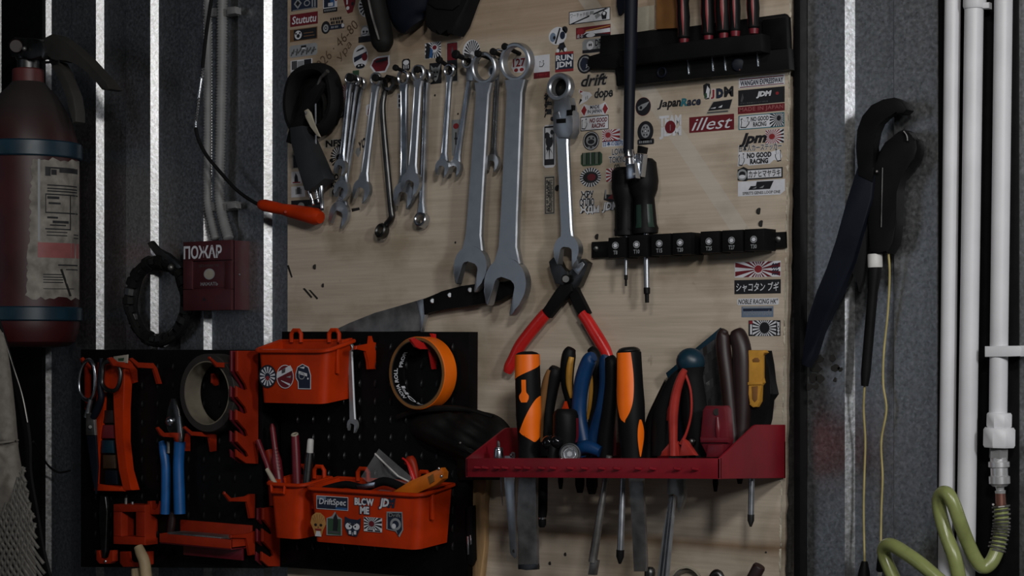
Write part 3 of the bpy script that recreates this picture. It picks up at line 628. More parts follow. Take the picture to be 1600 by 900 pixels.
wrench('middle wrench of the left trio, its jaw between two others', (556, 126), 9, (535, 296), 13, 8, 20, 14)
wrench('longest wrench of the left trio, its jaw lowest', (564, 130), 10, (531.5, 334), 16.5, 9, 10, 10)
wrench('wrench in front of the dark offset ring wrench', (588, 124), 11, (566.5, 297), 15, 12, 26, 14, m='satin')
wrench('wide wrench left in the middle stack, jaw gaping lowest', (631, 121), 12, (632, 304), 17, 13, 22, 14)
wrench('front wrench of the middle stack with long bright edge', (654.5, 114), 13, (643, 286), 16, 14, 32, 16, m='satin')
wrench('thin bright wrench with a ring at each end', (667, 119), 11, (659, 343.5), 12, 7, 12, 0, twist='ring', name='ring_wrench', t=9)
wrench('slim wrench under the tilted black peg, before a tall red card', (703, 110), 10.5, (692.5, 262), 11.5, 9, 24, 10)
wrench('second largest wrench, hung left of the largest', (758, 106), 25, (738, 417), 28, 25, 30, 12, t=9, m='satin', inner=.76, hollow=0)
wrench('thin edge-on wrench between the two largest wrenches', (779, 86), 10, (770.5, 254), 11, 7, 14, 10, ringtilt=55)
wrench('largest wrench on the board', (808, 97), 30, (793, 444), 35, 29, 34, 14, t=11, m='satin', inner=.78, hollow=0)
# flex-head wrench
th = wrench('slim flex-head wrench leaning left below the ray fan sticker', (734, 122), 5, (712, 262), 10.5, 9, 16, 8)
part('flex_head', washer(U(732, 96, 22), 11.5, 7.5, 8, 1, 28), 'satin', th)
part('hinge', pl([(728, 104), (738, 105), (739, 126), (728, 126)], 24, 10, .001), 'satin', th)
# dark offset ring wrench
th = thing('offset_ring_wrench', 'dark blackened double ring wrench with cranked lower end', 'wrench', U(606, 130, 10), 'combination wrenches on the board')
part('shank', ptube([(604, 138, 8, 4), (600, 150, 14, 5), (598, 175, 16, 5.2), (604, 250, 16, 5.4), (611, 325, 16, 5.4), (612, 340, 15, 5.6), (604, 351, 10, 5.8)], 5, 12, flat=.9), 'darksteel', th)
part('ring_end', washer(U(597, 361, 14), 12.5, 6.8, 13, 2, 32, Vector((-.15, -1, .25))), 'darksteel', th)
part('ring_end', ring(U(609, 130, 10), Vector((.1, -1, .1)), [(14, -5), (14, 5), (9, 6), (9, -6)], 6), 'darksteel', th)
# ratchet wrench
d = 24; th = thing('ratchet_wrench', 'ratchet wrench with a swivelling head, hung alone left of the lettered stickers', 'wrench', U(876, 137, d))
part('ratchet_head', washer(U(876, 137, d), 21.5, 13.5, 15, 2, 40, Vector((.03, -1, .06))), 'satin', th)
part('back_cap', washer(U(876, 137, 14), 14, 3, 3, .5, 30), 'black', th)
part('neck', pl([(866, 152), (889, 152), (893, 168), (894, 186), (890, 200), (868, 200), (864, 186), (865, 168)], d+7, 14, .002), 'satin', th)
part('fork', pl([(863, 176), (873, 174), (873, 186), (885, 186), (885, 172), (894, 174), (896, 188), (895, 206), (889, 216), (872, 216), (864, 206)], d+8.5, 17, .002), 'satin', th)
part('slot', pl([(869, 186), (884, 185), (884, 192), (869, 193)], d+9, 3, .0003), 'black', th)
part('slot', pl([(885, 172), (893, 171), (894, 180), (885, 181)], d+9, 3, .0003), 'panelblack', th)
part('swivel_pin', lathe(U(862, 186, d), U(899, 183, d), [(0, 3.4), (1, 3.4)], 14), 'darksteel', th)
part('lever', pl([(892, 164), (895.5, 164), (895.5, 172), (892, 172)], d+10, 6, .001), 'black', th)
A, B = U(880, 212, d), U(888, 384, d); W = 21.5*M(884, d)
bm = bmesh.new(); ax = (B-A).normalized(); sd = Vector((ax.z, 0, -ax.x))
sec = [(-.5, .1), (-.5, -.28), (-.41, -.5), (.41, -.5), (.5, -.28), (.5, .1), (.4, .5), (-.4, .5)]; rows = []
for q, wd in ((0, 1.15), (.08, 1), (.5, .98), (.85, 1), (.93, 1.15), (1, 1.6)): rows.append([bm.verts.new(A.lerp(B, q)+sd*a*W*wd+Vector((0, b*.010, 0))) for a, b in sec])
for a, b in zip(rows, rows[1:]):
    for k in range(8): bm.faces.new((a[k], a[(k+1) % 8], b[(k+1) % 8], b[k]))
bm.faces.new(rows[0][::-1]); bm.faces.new(rows[-1]); bmesh.ops.recalc_face_normals(bm, faces=bm.faces[:]); part('shank', bm, 'satin', th, sharp=24)
B = U(888, 391, d); Rj = 24*M(888, d); e = Matrix.Rotation(R(10), 3, 'Y')@ax; f = Vector((e.z, 0, -e.x)); 
out = [(math.cos(a), math.sin(a)) for a in [R(58)+(2*math.pi-R(116))*k/30 for k in range(31)]]+[(.86, -.76), (1.04, -.66), (1.10, -.57), (1.02, -.52), (0, -.52), (-.14, -.45), (-.26, -.24), (-.26, .24), (-.14, .45), (0, .52), (.95, .52), (1.02, .58), (.97, .67), (.83, .76)]
part('open_end', prism([B+e*x*Rj+f*y*Rj+Vector((0, -.006, 0)) for x, y in out], .012, .0014, 2), 'satin', th)
# ================================================================ crimping pliers with red handles
th = thing('crimping_pliers', 'black pliers with splayed red handles hung below the ratchet wrench', 'pliers', U(882, 435, 20))
part('jaw', pl([(857, 409), (864, 402), (871, 403), (878, 418), (886, 424), (887, 440), (880, 446), (867, 443), (861, 425)], 22, 12, .0012), 'darksteel', th)
part('jaw', pl([(901, 408), (909, 404), (919, 411), (914, 425), (905, 446), (893, 456), (884, 446), (886, 428), (895, 420)], 18, 12, .0012), 'darksteel', th)
part('jaw_plate', pl([(893, 419), (910, 409), (913, 413), (903, 430)], 20, 4, .0006), 'satin', th)
part('pivot', lathe(U(884, 436, 18), U(884, 436, 27), [(0, 7), (.7, 7), (1, 5)], 18), 'darksteel', th)
part('arm', pl([(878, 441), (892, 444), (894, 455), (880, 470), (870, 482), (858, 497), (843, 489), (856, 472), (868, 452)], 21, 9, .002), 'black', th)
part('arm', pl([(886, 442), (899, 444), (903, 455), (912, 473), (920, 489), (906, 497), (897, 481), (888, 462)], 18, 9, .002), 'black', th)
part('grip', ptube([(853, 490, 17, 9.5), (843, 502, 17, 10), (828, 520, 17, 10), (813, 540, 17, 10), (803, 560, 17, 9.8), (796, 574, 17, 9.5), (793, 582, 17, 7)], 5, 14, flat=.8), 'redgrip', th, 'red plastic grip')
part('grip', ptube([(910, 490, 15, 9), (919, 503, 15, 9.5), (928, 518, 15, 10), (938, 534, 15, 10), (946, 548, 15, 9.5), (952, 562, 15, 8)], 5, 14, flat=.8), 'redgrip', th, 'red plastic grip')
# ================================================================ chef knife
th = thing('chef_knife', 'large kitchen knife lying along the top of the black louvre panel', 'knife', U(655, 490, 12))
part('blade', pl([(519, 517), (545, 505), (585, 489), (620, 479), (650, 470), (657, 470), (659, 518), (560, 519)], 13, 2.4, .0008), 'worn', th)
part('bolster', pl([(650, 470), (663, 466), (665, 490), (661, 505), (658, 518), (656, 518), (658, 495)], 16, 8, .001), 'satin', th)
part('handle', pl([(660, 467), (690, 455), (720, 447), (755, 442), (800, 438), (806, 455), (780, 470), (745, 476), (712, 481), (690, 481), (672, 488), (662, 492)], 19, 15, .003), 'black', th)
for x, y in ((676, 470), (703, 461), (735, 453)): part('rivet', lathe(U(x, y, 17), U(x, y, 20), [(0, 4.2), (.8, 4.2), (1, 3.2)], 14), 'satin', th)
mat('gripgrey', (.022, .024, .027), .5)
# ================================================================ strap wrench, upper left
th = thing('strap_wrench', 'dark strap wrench with a rubber loop and square grey grip hung at the upper left', 'wrench', U(490, 140, 10))
P = [(505+7*0, 108), (480, 110), (462, 124), (455, 150), (455, 175), (461, 196), (478, 206), (500, 204), (515, 190), (524, 168), (524, 145), (519, 122)]
part('rubber_loop', ptube([(x, y, 20+2*math.sin(i), 13) for i, (x, y) in enumerate(P)], 4, 10, closed=True, wide=.75, flat=1.3), 'rubber', th)
part('rubber_pad', pl([(462, 128), (480, 114), (502, 112), (518, 130), (521, 160), (514, 186), (498, 198), (476, 200), (463, 184), (459, 155)], 9, 7, .003), 'leather', th)
part('fold', ptube([(500, 140, 22, 4), (508, 160, 24, 4.5), (506, 182, 22, 3)], 4, 8), 'leather', th)
part('fold', ptube([(513, 138, 20, 3), (517, 162, 21, 3.5), (511, 186, 18, 2)], 4, 8), 'leather', th)
part('arm', pl([(505, 132), (497, 124), (482, 145), (463, 175), (450, 205), (446, 222), (457, 226), (470, 196), (488, 162)], 38, 10, .002), 'rubber', th)
part('hook', ptube([(497, 132, 36, 2.4), (501, 122, 40, 2.4), (507, 116, 44, 2.8), (512, 111, 46, 3.4)], 4, 10), 'worn', th)
part('grip', pl([(452, 199), (470, 196), (482, 222), (493, 246), (504, 272), (507, 279), (483, 299), (475, 297), (464, 258), (453, 220)], 48, 26, .003), 'gripgrey', th, 'dark grey square grip')
part('lever', pl([(475, 173), (480, 170), (485, 176), (490, 192), (496, 206), (500, 214), (495, 213), (485, 198), (477, 184)], 44, 3, .001), 'cardboard', th, 'pale thin lever')
part('rivet', lathe(U(478, 176, 44), U(478, 176, 47), [(0, 2.4), (1, 2)], 10), 'darksteel', th)
part('pin', tube([U(493, 162, 30), U(493.5, 243, 30)], 1.7, 8), 'satin', th)
for a, b, r in (((483, 297), (490, 320), 3.4), ((494, 296), (498, 316), 3), ((501, 285), (503, 325), 4)): part('end_screw', lathe(U(*a, 34), U(*b, 34), [(0, r), (.7, r), (.75, r*.7), (1, r*.7)], 12), 'brightmetal', th)
# ================================================================ flexible pick-up tool with orange grip
th = thing('flexible_pickup_tool', 'flexible spring pick-up tool with an orange grip, looped before the grey conduits', 'tool', U(405, 322, 20))
cur = [(331, -6, 18, 2.6), (327, 20, 20, 2.6), (322, 55, 24, 2.6), (318, 90, 28, 2.6), (315, 118, 30, 2.6), (310, 155, 32, 2.6), (306.5, 185, 32, 2.6), (306, 200, 32, 2.4), (311, 220, 30, 2.4), (323, 243, 26, 2.4), (345, 270, 22, 2.4), (370, 297, 20, 2.4), (392, 313, 20, 2.4), (407, 321, 20, 2.4)]
q = sm(cur, 14); P = [U(a, b, c) for a, b, c, _ in q]
i0, i1 = 14*4-6, 14*7
part('black_sleeve', tube(P[:i0+1], 3.2, 8), 'rubber', th); part('black_sleeve', tube(P[i1:], 3.3, 8), 'rubber', th)
part('bare_spring', tube(P[i0:i1+1], [3.6 if i % 2 else 2.6 for i in range(i1+1-i0)], 10), 'brightmetal', th)
part('grip', lathe(U(405, 319, 20), U(501, 340, 20), [(0, 5), (.02, 8), (.1, 10.5), (.3, 10), (.38, 9.2), (.5, 11), (.75, 13.5), (.93, 14.5), (1, 10)], 18), 'orange', th)
part('grip_button', lathe(U(446, 331, 30), U(446, 331, 33), [(0, 3), (1, 2.4)], 10), 'hookred', th)
# ================================================================ dark gloves hung from the top edge
th = thing('work_glove', 'dark leather sleeve with one rounded finger hanging at the top edge', 'glove', U(600, -20, 10), 'things hanging from the top edge')
part('cuff', ptube([(645, -40, 30, 50), (640, -10, 30, 48), (640, 25, 28, 36), (648, 42, 24, 22)], 5, 20, flat=.55), 'navy', th)
part('finger', ptube([(578, -40, 44, 24), (584, -5, 46, 22), (590, 25, 46, 20), (595, 50, 46, 19), (598, 68, 46, 18), (599, 80, 46, 10)], 6, 18, flat=.9), 'leather', th)
part('seam', ptube([(572, -20, 68, 2), (580, 20, 68, 2), (588, 48, 66, 2), (592, 62, 64, 1.5)], 4, 8), 'worn', th)
th = thing('pouch', 'black square-ended pouch hanging at the top edge over the small red card', 'pouch', U(700, -20, 10), 'things hanging from the top edge')
part('body', pl([(664, -30), (742, -30), (729, 2), (716, 38), (706, 54), (697, 52), (688, 47), (681, 53), (670, 48), (663, 40)], 36, 30, .006), 'rubber', th)
part('flap', pl([(668, -30), (725, -30), (716, 8), (706, 16), (680, 14), (668, 6)], 40, 6, .003), 'rubber', th)
mat('inlayred', (.20, .010, .012), .4)
# ================================================================ top right screwdriver rail
th = thing('screwdriver_rail', 'broad black plastic rail at the upper right holding red and black screwdrivers', 'rack', U(1080, 80))
part('back_plate', pl([(938, 56), (1080, 41), (1226, 21), (1231, 27), (1233, 110), (1100, 120), (963, 134), (962, 108), (940, 108), (921, 109), (919, 88), (938, 84)], 9, 8, .001), 'black', th)
part('front_ledge', pl([(966, 78), (1100, 62), (1188, 52), (1190, 80), (1100, 88), (967, 103)], 46, 38, .003), 'black', th)
part('lower_face', pl([(963, 104), (1090, 92), (1231, 75), (1233, 108), (1100, 121), (964, 135)], 22, 16, .002), 'black', th)
part('end_cap', pl([(1190, 30), (1228, 25), (1230, 76), (1191, 80)], 20, 14, .003), 'panelblack', th)
part('tongue', pl([(925, 88), (968, 84), (968, 106), (925, 108), (917, 103), (918, 93)], 14, 8, .002), 'black', th)
part('hole_rim', washer(U(1034, 113, 23), 8, 5.5, 3, .6, 24), 'navy', th)
part('fixing_screw', lathe(U(1154, 101, 22), U(1154, 101, 25), [(0, 9), (.7, 9), (1, 7)], 20), 'navy', th)
for x, y, l in ((1074.5, 94, 22), (1112.5, 88, 23), (1132, 87, 23), (1153.5, 93, 17), (1183, 80, 24)):
    part('slot_glint', pl([(x-1.3, y), (x+1, y), (x+2.6, y+l), (x+.2, y+l)], 23.6, 2, .0003), 'brightmetal' if x != 1153.5 else 'copper', th)  # glints on the slot edges, put in as slivers of bright metal
for i, (x, y0, y1, lb, w_) in enumerate(((1068, -60, 62, 'red and black screwdriver leftmost in the broad black rail', 1.0), (1106, -70, 57, 'red and black screwdriver second from left in the broad rail', 1.0), (1130, -75, 53, 'thick red and black screwdriver in the middle of the broad rail', 1.25), (1148, -80, 50, 'red and black screwdriver fourth from left in the broad rail', .9), (1177, -72, 46, 'red and black screwdriver rightmost in the broad rail', .95))):
    t = thing('red_screwdriver', lb, 'screwdriver', U(x, y1, 34), 'screwdrivers in the broad black rail')
    p0, p1 = U(x-3, y0, 34), U(x+1, y1, 34); pr = [(0, 8), (.03, 10.5*w_), (.35, 11*w_), (.55, 8.5*w_), (.72, 9.5*w_), (.9, 8*w_), (.97, 9*w_), (1, 6)]
    part('handle', lathe(p0, p1, pr, 16), 'black', t)
    for a in (-42, 24):
        f = lambda tt, a=a: (a-13*max(.05, math.sin(math.pi*min(1, max(0, (tt-.3)/.68)))), a+13*max(.05, math.sin(math.pi*min(1, max(0, (tt-.3)/.68)))))
        f.t = (.3, .96); part('grip_inlay', patch(p0, p1, pr, f, .5, 12, 4), 'inlayred', t, 'red inlay')
    part('collar', lathe(U(x+1, y1-1, 34), U(x+1, y1+7, 34), [(0, 7), (1, 6)], 14), 'darkred', t)
# brown block and pale card behind the rail
th = tag(part('wooden_block', pl([(1025, -30), (1062, -30), (1058, 44), (1024, 46)], 16, 14, .002), 'kraft'), 'brown wooden block behind the left end of the broad rail', 'block')
tag(part('paper_card', pl([(991, 12), (1022, 8), (1022, 46), (990, 51)], 2.5, 2, .0004), 'cardboard'), 'pale blank card behind the black bar at the top', 'card')
tag(part('dark_tab', pl([(963, -20), (978, -20), (976, 14), (966, 24), (963, 10)], 10, 8, .001), 'navy'), 'small dark clip beside the black bar at the top edge', 'clip')
# ================================================================ long black bar with chrome joint
th = thing('breaker_bar', 'long black bar with a chrome universal joint, hanging before the broad rail', 'bar', U(982, 100, 60))
part('bar', lathe(U(987, -40, 66), U(982, 240, 66), [(0, 10), (.45, 9), (.6, 8.2), (1, 7.6)], 18), 'navy', th)
part('joint', lathe(U(982.5, 233, 66), U(984, 257, 66), [(0, 6.5), (.1, 7.5), (.5, 8.5), (.6, 6), (1, 7)], 16), 'brightmetal', th)
part('joint', pl([(977, 252), (992, 254), (993, 278), (978, 281)], 66, 12, .002), 'chrome', th)
part('joint_pin', lathe(U(990, 272, 72), U(990, 272, 60), [(0, 2), (1, 2)], 10), 'brightmetal', th)
# ================================================================ driver rail with marked sockets
def along(x, y): return y
th = thing('driver_rail', 'narrow black rail of seven numbered sockets in the right half of the board', 'rack', U(1075, 385))
part('strip', pl([(924, 378), (1226, 362), (1227, 387), (924, 403)], 7, 6, .001), 'black', th)
blocks = [(950, 977, 'T8'), (982, 1011, 'T10'), (1017, 1047, 'T15'), (1050, 1079, 'T20'), (1094, 1123, 'T25'), (1128, 1160, 'T27'), (1163, 1194, 'T30')]
for i, (a, b, s) in enumerate(blocks):
    y0 = 370.5-(a-950)*.053 - (2 if i else 0); y1 = 403.5-(a-950)*.055
    bl = part('socket', pl([(a, y0+1), (b, y0-.5), (b, y1-1), (a, y1)], 40, 33, .0015), 'black', th)
    cx = (a+b)/2-2+(i > 3)*1
    cy = 383.5-(cx-962)*.044
    bm = bmesh.new(); mo = []
    k = 9
    def uv(u, v, dd): return U(cx+(u-.5)*k*1.15, cy-(v-.5)*k*1.25-.046*(u-.5)*k, dd)
    printed([(('disc', .5, .5, .5, .5), 'grey'), (('disc', .5, .5, .38, .38), 'ink'), (('disc', .5, .5, .27, .27), 'white')]+[(('disc', .5+.25*math.cos(q*1.047), .5+.25*math.sin(q*1.047), .07, .07), 'white') for q in range(6)], uv, mo, bm, 40.1, 1, .06)
    def uv2(u, v, dd): return U(cx+(u-.5)*(9.5 if len(s) > 2 else 6.5), cy+11-(v-.5)*6.5-.046*(u-.5)*k, dd)
    printed([(('text', s, 0, 0, 1, 1, dict(bold=.02)), 'grey')], uv2, mo, bm, 40.1, 1, .06)
    part('print', bm, mo, bl)
for x, y in ((932, 389), (1216, 374)): part('fixing_screw', lathe(U(x, y, 6.5), U(x, y, 8.5), [(0, 4.5), (.6, 4.5), (1, 3)], 14), 'darksteel', th)
def driver(label, hx0, hy0, hx1, hy1, prof, tipx, tipy, sr, inlay):
    t = thing('screwdriver', label, 'screwdriver', U(hx1, hy1, 24), 'drivers in the narrow numbered rail')
    p0, p1 = U(hx0, hy0, 24), U(hx1, hy1, 24)
    part('handle', lathe(p0, p1, prof, 18), 'black', t)
    for a in (-70, 0, 60):
        f = lambda tt, a=a: (a-15, a+15); f.t = (.62, .93)
        part('grip_inlay', patch(p0, p1, prof, f, .7, 8, 4), inlay, t)
    tip = U(tipx, tipy, 24); s0 = U(hx1+.5, hy1, 24)
    part('shaft', tube([s0, s0.lerp(tip, .8)], sr, 12), 'satin', t)
    part('tip', lathe(s0.lerp(tip, .78), tip, [(0, sr), (.05, sr*1.15), (.4, sr*1.1), (.45, sr*.75), (1, sr*.7)], 12), 'black', t)
driver('black screwdriver in the socket marked T8', 976, 262, 978, 368, [(0, 14), (.05, 19), (.3, 20), (.45, 18), (.55, 15), (.9, 15.5), (.94, 17), (1, 17)], 978, 447, 2.4, 'panelblack')
driver('black and green screwdriver in the socket marked T10', 1004, 249, 1009, 365, [(0, 15), (.05, 20), (.3, 22), (.42, 20), (.52, 15), (.88, 17), (.93, 19), (1, 18)], 1011, 473, 4.2, 'greengrip')
th = thing('socket_adapter', 'dark square-drive adapter standing between the two screwdriver handles', 'adapter', U(997, 270, 50))
part('sleeve', pl([(996, 227), (1007, 230), (1005, 240), (995, 239)], 54, 10, .001), 'black', th)
part('body', pl([(993, 239), (1005, 241), (1001, 276), (990, 275)], 54, 12, .0015), 'chrome', th)
part('edge', tube([U(993, 241, 56), U(990, 274, 56)], 1.4, 8), 'brightmetal', th)
# ================================================================ red tool tray
DT = 178
XL, XR = U(728, 730, DT).x, U(1125, 730, DT).x
tr = thing('tool_tray', 'dark red metal tray screwed to the board and crowded with hand tools', 'tray', U(930, 748, 80))
zf0, zf1 = U(1125, 748.5, DT).z, U(1125, 716, DT).z
KT = (U(1125, 748.5, DT).z-U(728, 745.5, DT).z)/(XR-XL)
zb0 = UX(1228, 747, XR).z
part('front_lip', prism([Vector((XL, -DT/1000, zf0)), Vector((XR, -DT/1000, zf0)), Vector((XR, -DT/1000, zf1)), Vector((XL, -DT/1000, zf1))], .003, .001), 'tray', tr)
side = [UX(x, y, XR) for x, y in ((1125, 747.5), (1125, 716), (1178, 665.5), (1182, 663.5), (1228, 663.5), (1228, 747))]
side[0].y = side[1].y = -DT/1000; side[0].z = zf0; side[1].z = zf1; side[4].y = side[5].y = -.0005
for X_ in (XR, XL+.003): part('side_panel', prism([Vector((X_, p.y, p.z)) for p in side], .003, .0006, 1, None, Vector((-1, 0, 0))), 'tray', tr)
part('back_panel', box((XL, -.004, zb0), (XR, -.0005, UX(1228, 690, XR).z), .0005), 'tray', tr)
def zfl(d): return zb0+(zf0-zb0)*d/DT
def bar_floor(d0, d1): return prism([Vector((XL, -d0/1000, zfl(d0)+.003)), Vector((XR-.003, -d0/1000, zfl(d0)+.003)), Vector((XR-.003, -d1/1000, zfl(d1)+.003)), Vector((XL, -d1/1000, zfl(d1)+.003))], .003, 0, 1, None, Vector((0, 0, -1)))
for a, b in ((1, 61), (78, 117), (134, DT-1)): part('floor_bar', bar_floor(a, b), 'tray', tr)
for o in tr.children:
    for v in o.data.vertices: v.co.z += KT*(v.co.x+ORG[tr.name].x-XR)
for x in (750, 762, 780, 793, 813, 827, 850, 868, 895, 917, 944, 967.5, 1001, 1024, 1062, 1090):
    a = U(x, 731.5+(x-728)*.006, DT); part('pin', lathe(a, a+Vector((-.003, -.011, .002)), [(0, 2.0), (.8, 2.0), (1, 1.4)], 8), 'tray', tr)
INC = lambda px: 37-math.degrees(math.atan((px-800)/F))
def ang(px, ax, rp): return INC(ax)+math.degrees(math.asin(max(-1, min(1, (px-ax)/rp))))
GT = 'tools standing in the red tray'
def tool(name, label, cat, x, y, d): return thing(name, label, cat, U(x, y, d), GT)
def fnr(t0, t1, f): f.t = (t0, t1); return f
# 1 chisel
t = tool('wood_chisel', 'wide chisel with orange and black grip at the left of the tray', 'chisel', 824, 715, 129)
p0, p1 = U(824, 549, 129), U(827, 716, 129); mm = M(824, 129)*1000
pr = [(0, 8*mm), (.012, 15*mm), (.03, 19*mm), (.3, 20*mm), (.6, 19.6*mm), (.8, 17.5*mm), (1, 17*mm)]
part('handle', lathe(p0, p1, pr, 28), 'black', t)
c_ = INC(824)
part('grip_inlay', patch(p0, p1, pr, fnr(.03, .268, lambda q: (c_-95, c_+95 if q < .115 else c_+88-178*((q-.115)/.155))), .5, 16, 14), 'bright', t, 'orange upper grip inlay')
part('grip_inlay', patch(p0, p1, pr, fnr(.42, .845, lambda q: (ang(843-(35*min(1, ((q-.42)/.34)**.7) if q < .76 else 35-26*((q-.76)/.085)), 825, 20.5) , c_+(86 if q < .8 else 75-40*(q-.8)/.045))), .5, 18, 10), 'bright', t, 'orange lower grip inlay')
part('grip_inlay', patch(p0, p1, pr, fnr(.265, .475, lambda q: (ang(818.5-(3.4 if q < .38 else 3.4+4*min(1, (q-.38)/.03) if q < .44 else 7.4-3*(q-.44)/.035), 825, 20), ang(818.5+(3.4 if q < .38 else 3.4+4*min(1, (q-.38)/.03) if q < .44 else 7.4-3*(q-.44)/.035), 825, 20))), .5, 14, 4), 'bright', t, 'small orange paddle-shaped mark')
part('blade', pl([(811, 712), (838, 712), (837, 800), (839, 882), (840, 887), (809, 890), (808, 800)], 132, 6, .0016), 'worn', t)
part('cutting_edge', pl([(809, 882), (839, 881), (840, 890), (822, 891), (809, 889)], 132.6, 5, .001), 'darksteel', t)
# 2 thin steel strip
t = tool('steel_strip', 'thin polished steel strip with a hole hanging left of the wide chisel blade', 'strip', 797, 750, 120)
part('blade', pl([(788, 712), (803, 712), (804, 790), (807, 868), (804, 873), (797, 865), (792, 795), (788, 752)], 120, 2.5, .0006), 'satin', t)
part('hole', lathe(U(803, 861, 120.4), U(803, 861, 118), [(0, 2.5), (1, 2.5)], 12), 'soil', t)
tag(part('thin_pick', tube([U(783, 715, 100), U(783, 760, 100), U(785.5, 790, 100)], [2, 1.6, .6], 8), 'satin'), 'thin steel pick hanging left of the polished steel strip', 'pick')
# 3 orange-black pliers handle
t = tool('slim_pliers', 'slim pliers with one brown and black grip right of the wide chisel', 'pliers', 857, 700, 72)
part('grip', ptube([(870, 575, 72, 8.5), (866, 585, 72, 11.5), (860, 610, 72, 11.5), (855, 640, 72, 11), (853, 670, 72, 11), (855, 712, 72, 10)], 5, 14), 'black', t)
part('grip_inlay', ptube([(858, 578, 82, 3), (853, 595, 83, 5), (849, 620, 83, 5.5), (846, 650, 83, 4.5), (846, 690, 82, 3)], 5, 10), 'kraft', t)
t = tool('black_pen_driver', 'black pen-shaped tool with a chrome band, hanging beside the wide chisel blade', 'driver', 847, 750, 70)
part('body', lathe(U(848, 700, 70), U(847, 808, 70), [(0, 8), (.9, 8), (1, 6.5)], 16), 'black', t)
part('band', lathe(U(847, 803, 70), U(847, 812, 70), [(0, 5.4), (1, 5.4)], 14), 'brightmetal', t)
part('tip', lathe(U(847, 811, 70), U(847, 824, 70), [(0, 6.3), (.7, 6), (1, 4)], 14), 'black', t)
# 4 yellow-black pliers
t = tool('yellow_black_pliers', 'pliers with black and yellow grips behind the blue ones', 'pliers', 905, 700, 66)
part('grip', ptube([(893, 545, 64, 7), (889, 555, 64, 10.5), (886, 580, 64, 10.5), (887, 605, 64, 9), (893, 632, 64, 7.5), (899, 660, 64, 7), (905, 705, 64, 7)], 5, 14), 'black', t)
part('grip_inlay', ptube([(893, 558, 72, 4), (890, 575, 74, 5), (889, 600, 74, 4.5), (893, 622, 73, 2.5)], 5, 10), 'yellow', t, 'yellow inlay')
part('grip', ptube([(923, 545, 64, 6), (928, 553, 64, 9), (934, 575, 64, 9), (935, 605, 64, 8.5), (930, 640, 64, 8), (922, 680, 64, 7), (915, 705, 64, 7)], 5, 14), 'black', t)
part('grip_inlay', ptube([(922, 575, 70, 2), (924, 600, 72, 3), (922, 630, 72, 3), (918, 655, 70, 2)], 5, 8), 'yellow', t, 'yellow inlay')
# 5 blue pliers
t = tool('blue_pliers', 'pliers with two thick blue dipped grips in the middle of the tray', 'pliers', 918, 712, 100)
part('grip', ptube([(928, 557, 98, 7), (921, 563, 98, 11), (911, 590, 98, 11.5), (906, 620, 98, 11), (905, 650, 98, 11), (910, 680, 98, 11), (917, 714, 98, 11)], 5, 16), 'blue', t, 'blue grip, the left one')
part('grip', ptube([(948, 556, 92, 6), (946, 565, 92, 9), (946, 600, 92, 9), (941, 635, 92, 9), (933, 665, 92, 10), (928, 690, 92, 10), (926, 714, 92, 11)], 5, 16), 'blue', t, 'blue grip, the right one')
part('grip_back', ptube([(952, 558, 96, 7), (956, 570, 96, 10), (956, 600, 96, 10), (952, 640, 96, 10.5), (947, 680, 96, 12), (945, 714, 96, 12)], 5, 12), 'black', t)
part('joint', ptube([(899, 705, 110, 8), (917, 698, 112, 10), (938, 706, 110, 8)], 4, 12), 'blue', t)
# 6 short fat black handle
t = tool('stubby_screwdriver', 'short fat black grip with a red side stripe', 'screwdriver', 884, 705, 132)
p0, p1 = U(884, 639, 132), U(884, 708, 132); pr = [(0, 12), (.05, 16), (.15, 18), (.6, 18.5), (.85, 15), (1, 13)]
part('handle', lathe(p0, p1, pr, 20), 'black', t)
part('grip_inlay', patch(p0, p1, pr, fnr(.2, .75, lambda q: (INC(884)+52, INC(884)+80)), .6, 8, 3), 'darkred', t, 'dark red stripe')
part('stub', prism([U(876, 642, 120), U(886, 642, 120), U(882, 627, 120)], .006, .001), 'orange', t)
t = tool('ball_stopper', 'glossy black double ball knob on the lip beside the silver socket', 'knob', 862, 712, 150)
mat('gloss', (.006, .006, .007), .08)
part('ball', ball(U(858, 692, 150), 11, 16), 'gloss', t); part('ball', ball(U(870, 690, 150), 9.5, 16), 'gloss', t); part('stem', lathe(U(864, 695, 150), U(864, 716, 150), [(0, 7), (1, 8)], 12), 'black', t)
t = tool('silver_socket', 'bright silver socket lying with its end facing out on the tray lip', 'socket', 888, 718, 150)
ax = Vector((.55, -1, .1)).normalized(); c0 = U(890, 709, 160)
part('barrel', lathe(c0-ax*.03, c0, [(0, 13), (.8, 15), (.95, 15), (1, 13.5)], 26), 'satin', t)
part('rim', washer(c0+ax*.001, 13.5, 8.5, 3, 1, 28, ax), 'brightmetal', t)
part('inner', washer(c0-ax*.001, 8, 4, 3, .6, 6, ax), 'steelcut' if 'steelcut' in MATS else 'chrome', t)
part('core', lathe(c0-ax*.01, c0-ax*.002, [(0, 4.5), (1, 4.5)], 12), 'skyblue', t)
t = tool('drill_bit_holder', 'small chrome bit holder standing at the left corner of the tray', 'holder', 779, 716, 150)
part('base', lathe(U(779, 717, 150), U(779, 699, 150), [(0, 7), (.2, 7.5), (.8, 6.5), (1, 5.5)], 14), 'chrome', t)
part('collar', ball(U(779, 703, 152), 4.5, 12), 'brightmetal', t)
part('bit', lathe(U(779, 700, 150), U(778.5, 688.5, 150), [(0, 2.2), (.8, 2), (1, .8)], 8), 'brightmetal', t)
tag(part('small_nut', washer(U(801, 711, 150), 4.5, 2.2, 4, .5, 6, Vector((.2, -1, .6))), 'brightmetal'), 'tiny nut on the lip between the bit holder and the wide chisel', 'nut')
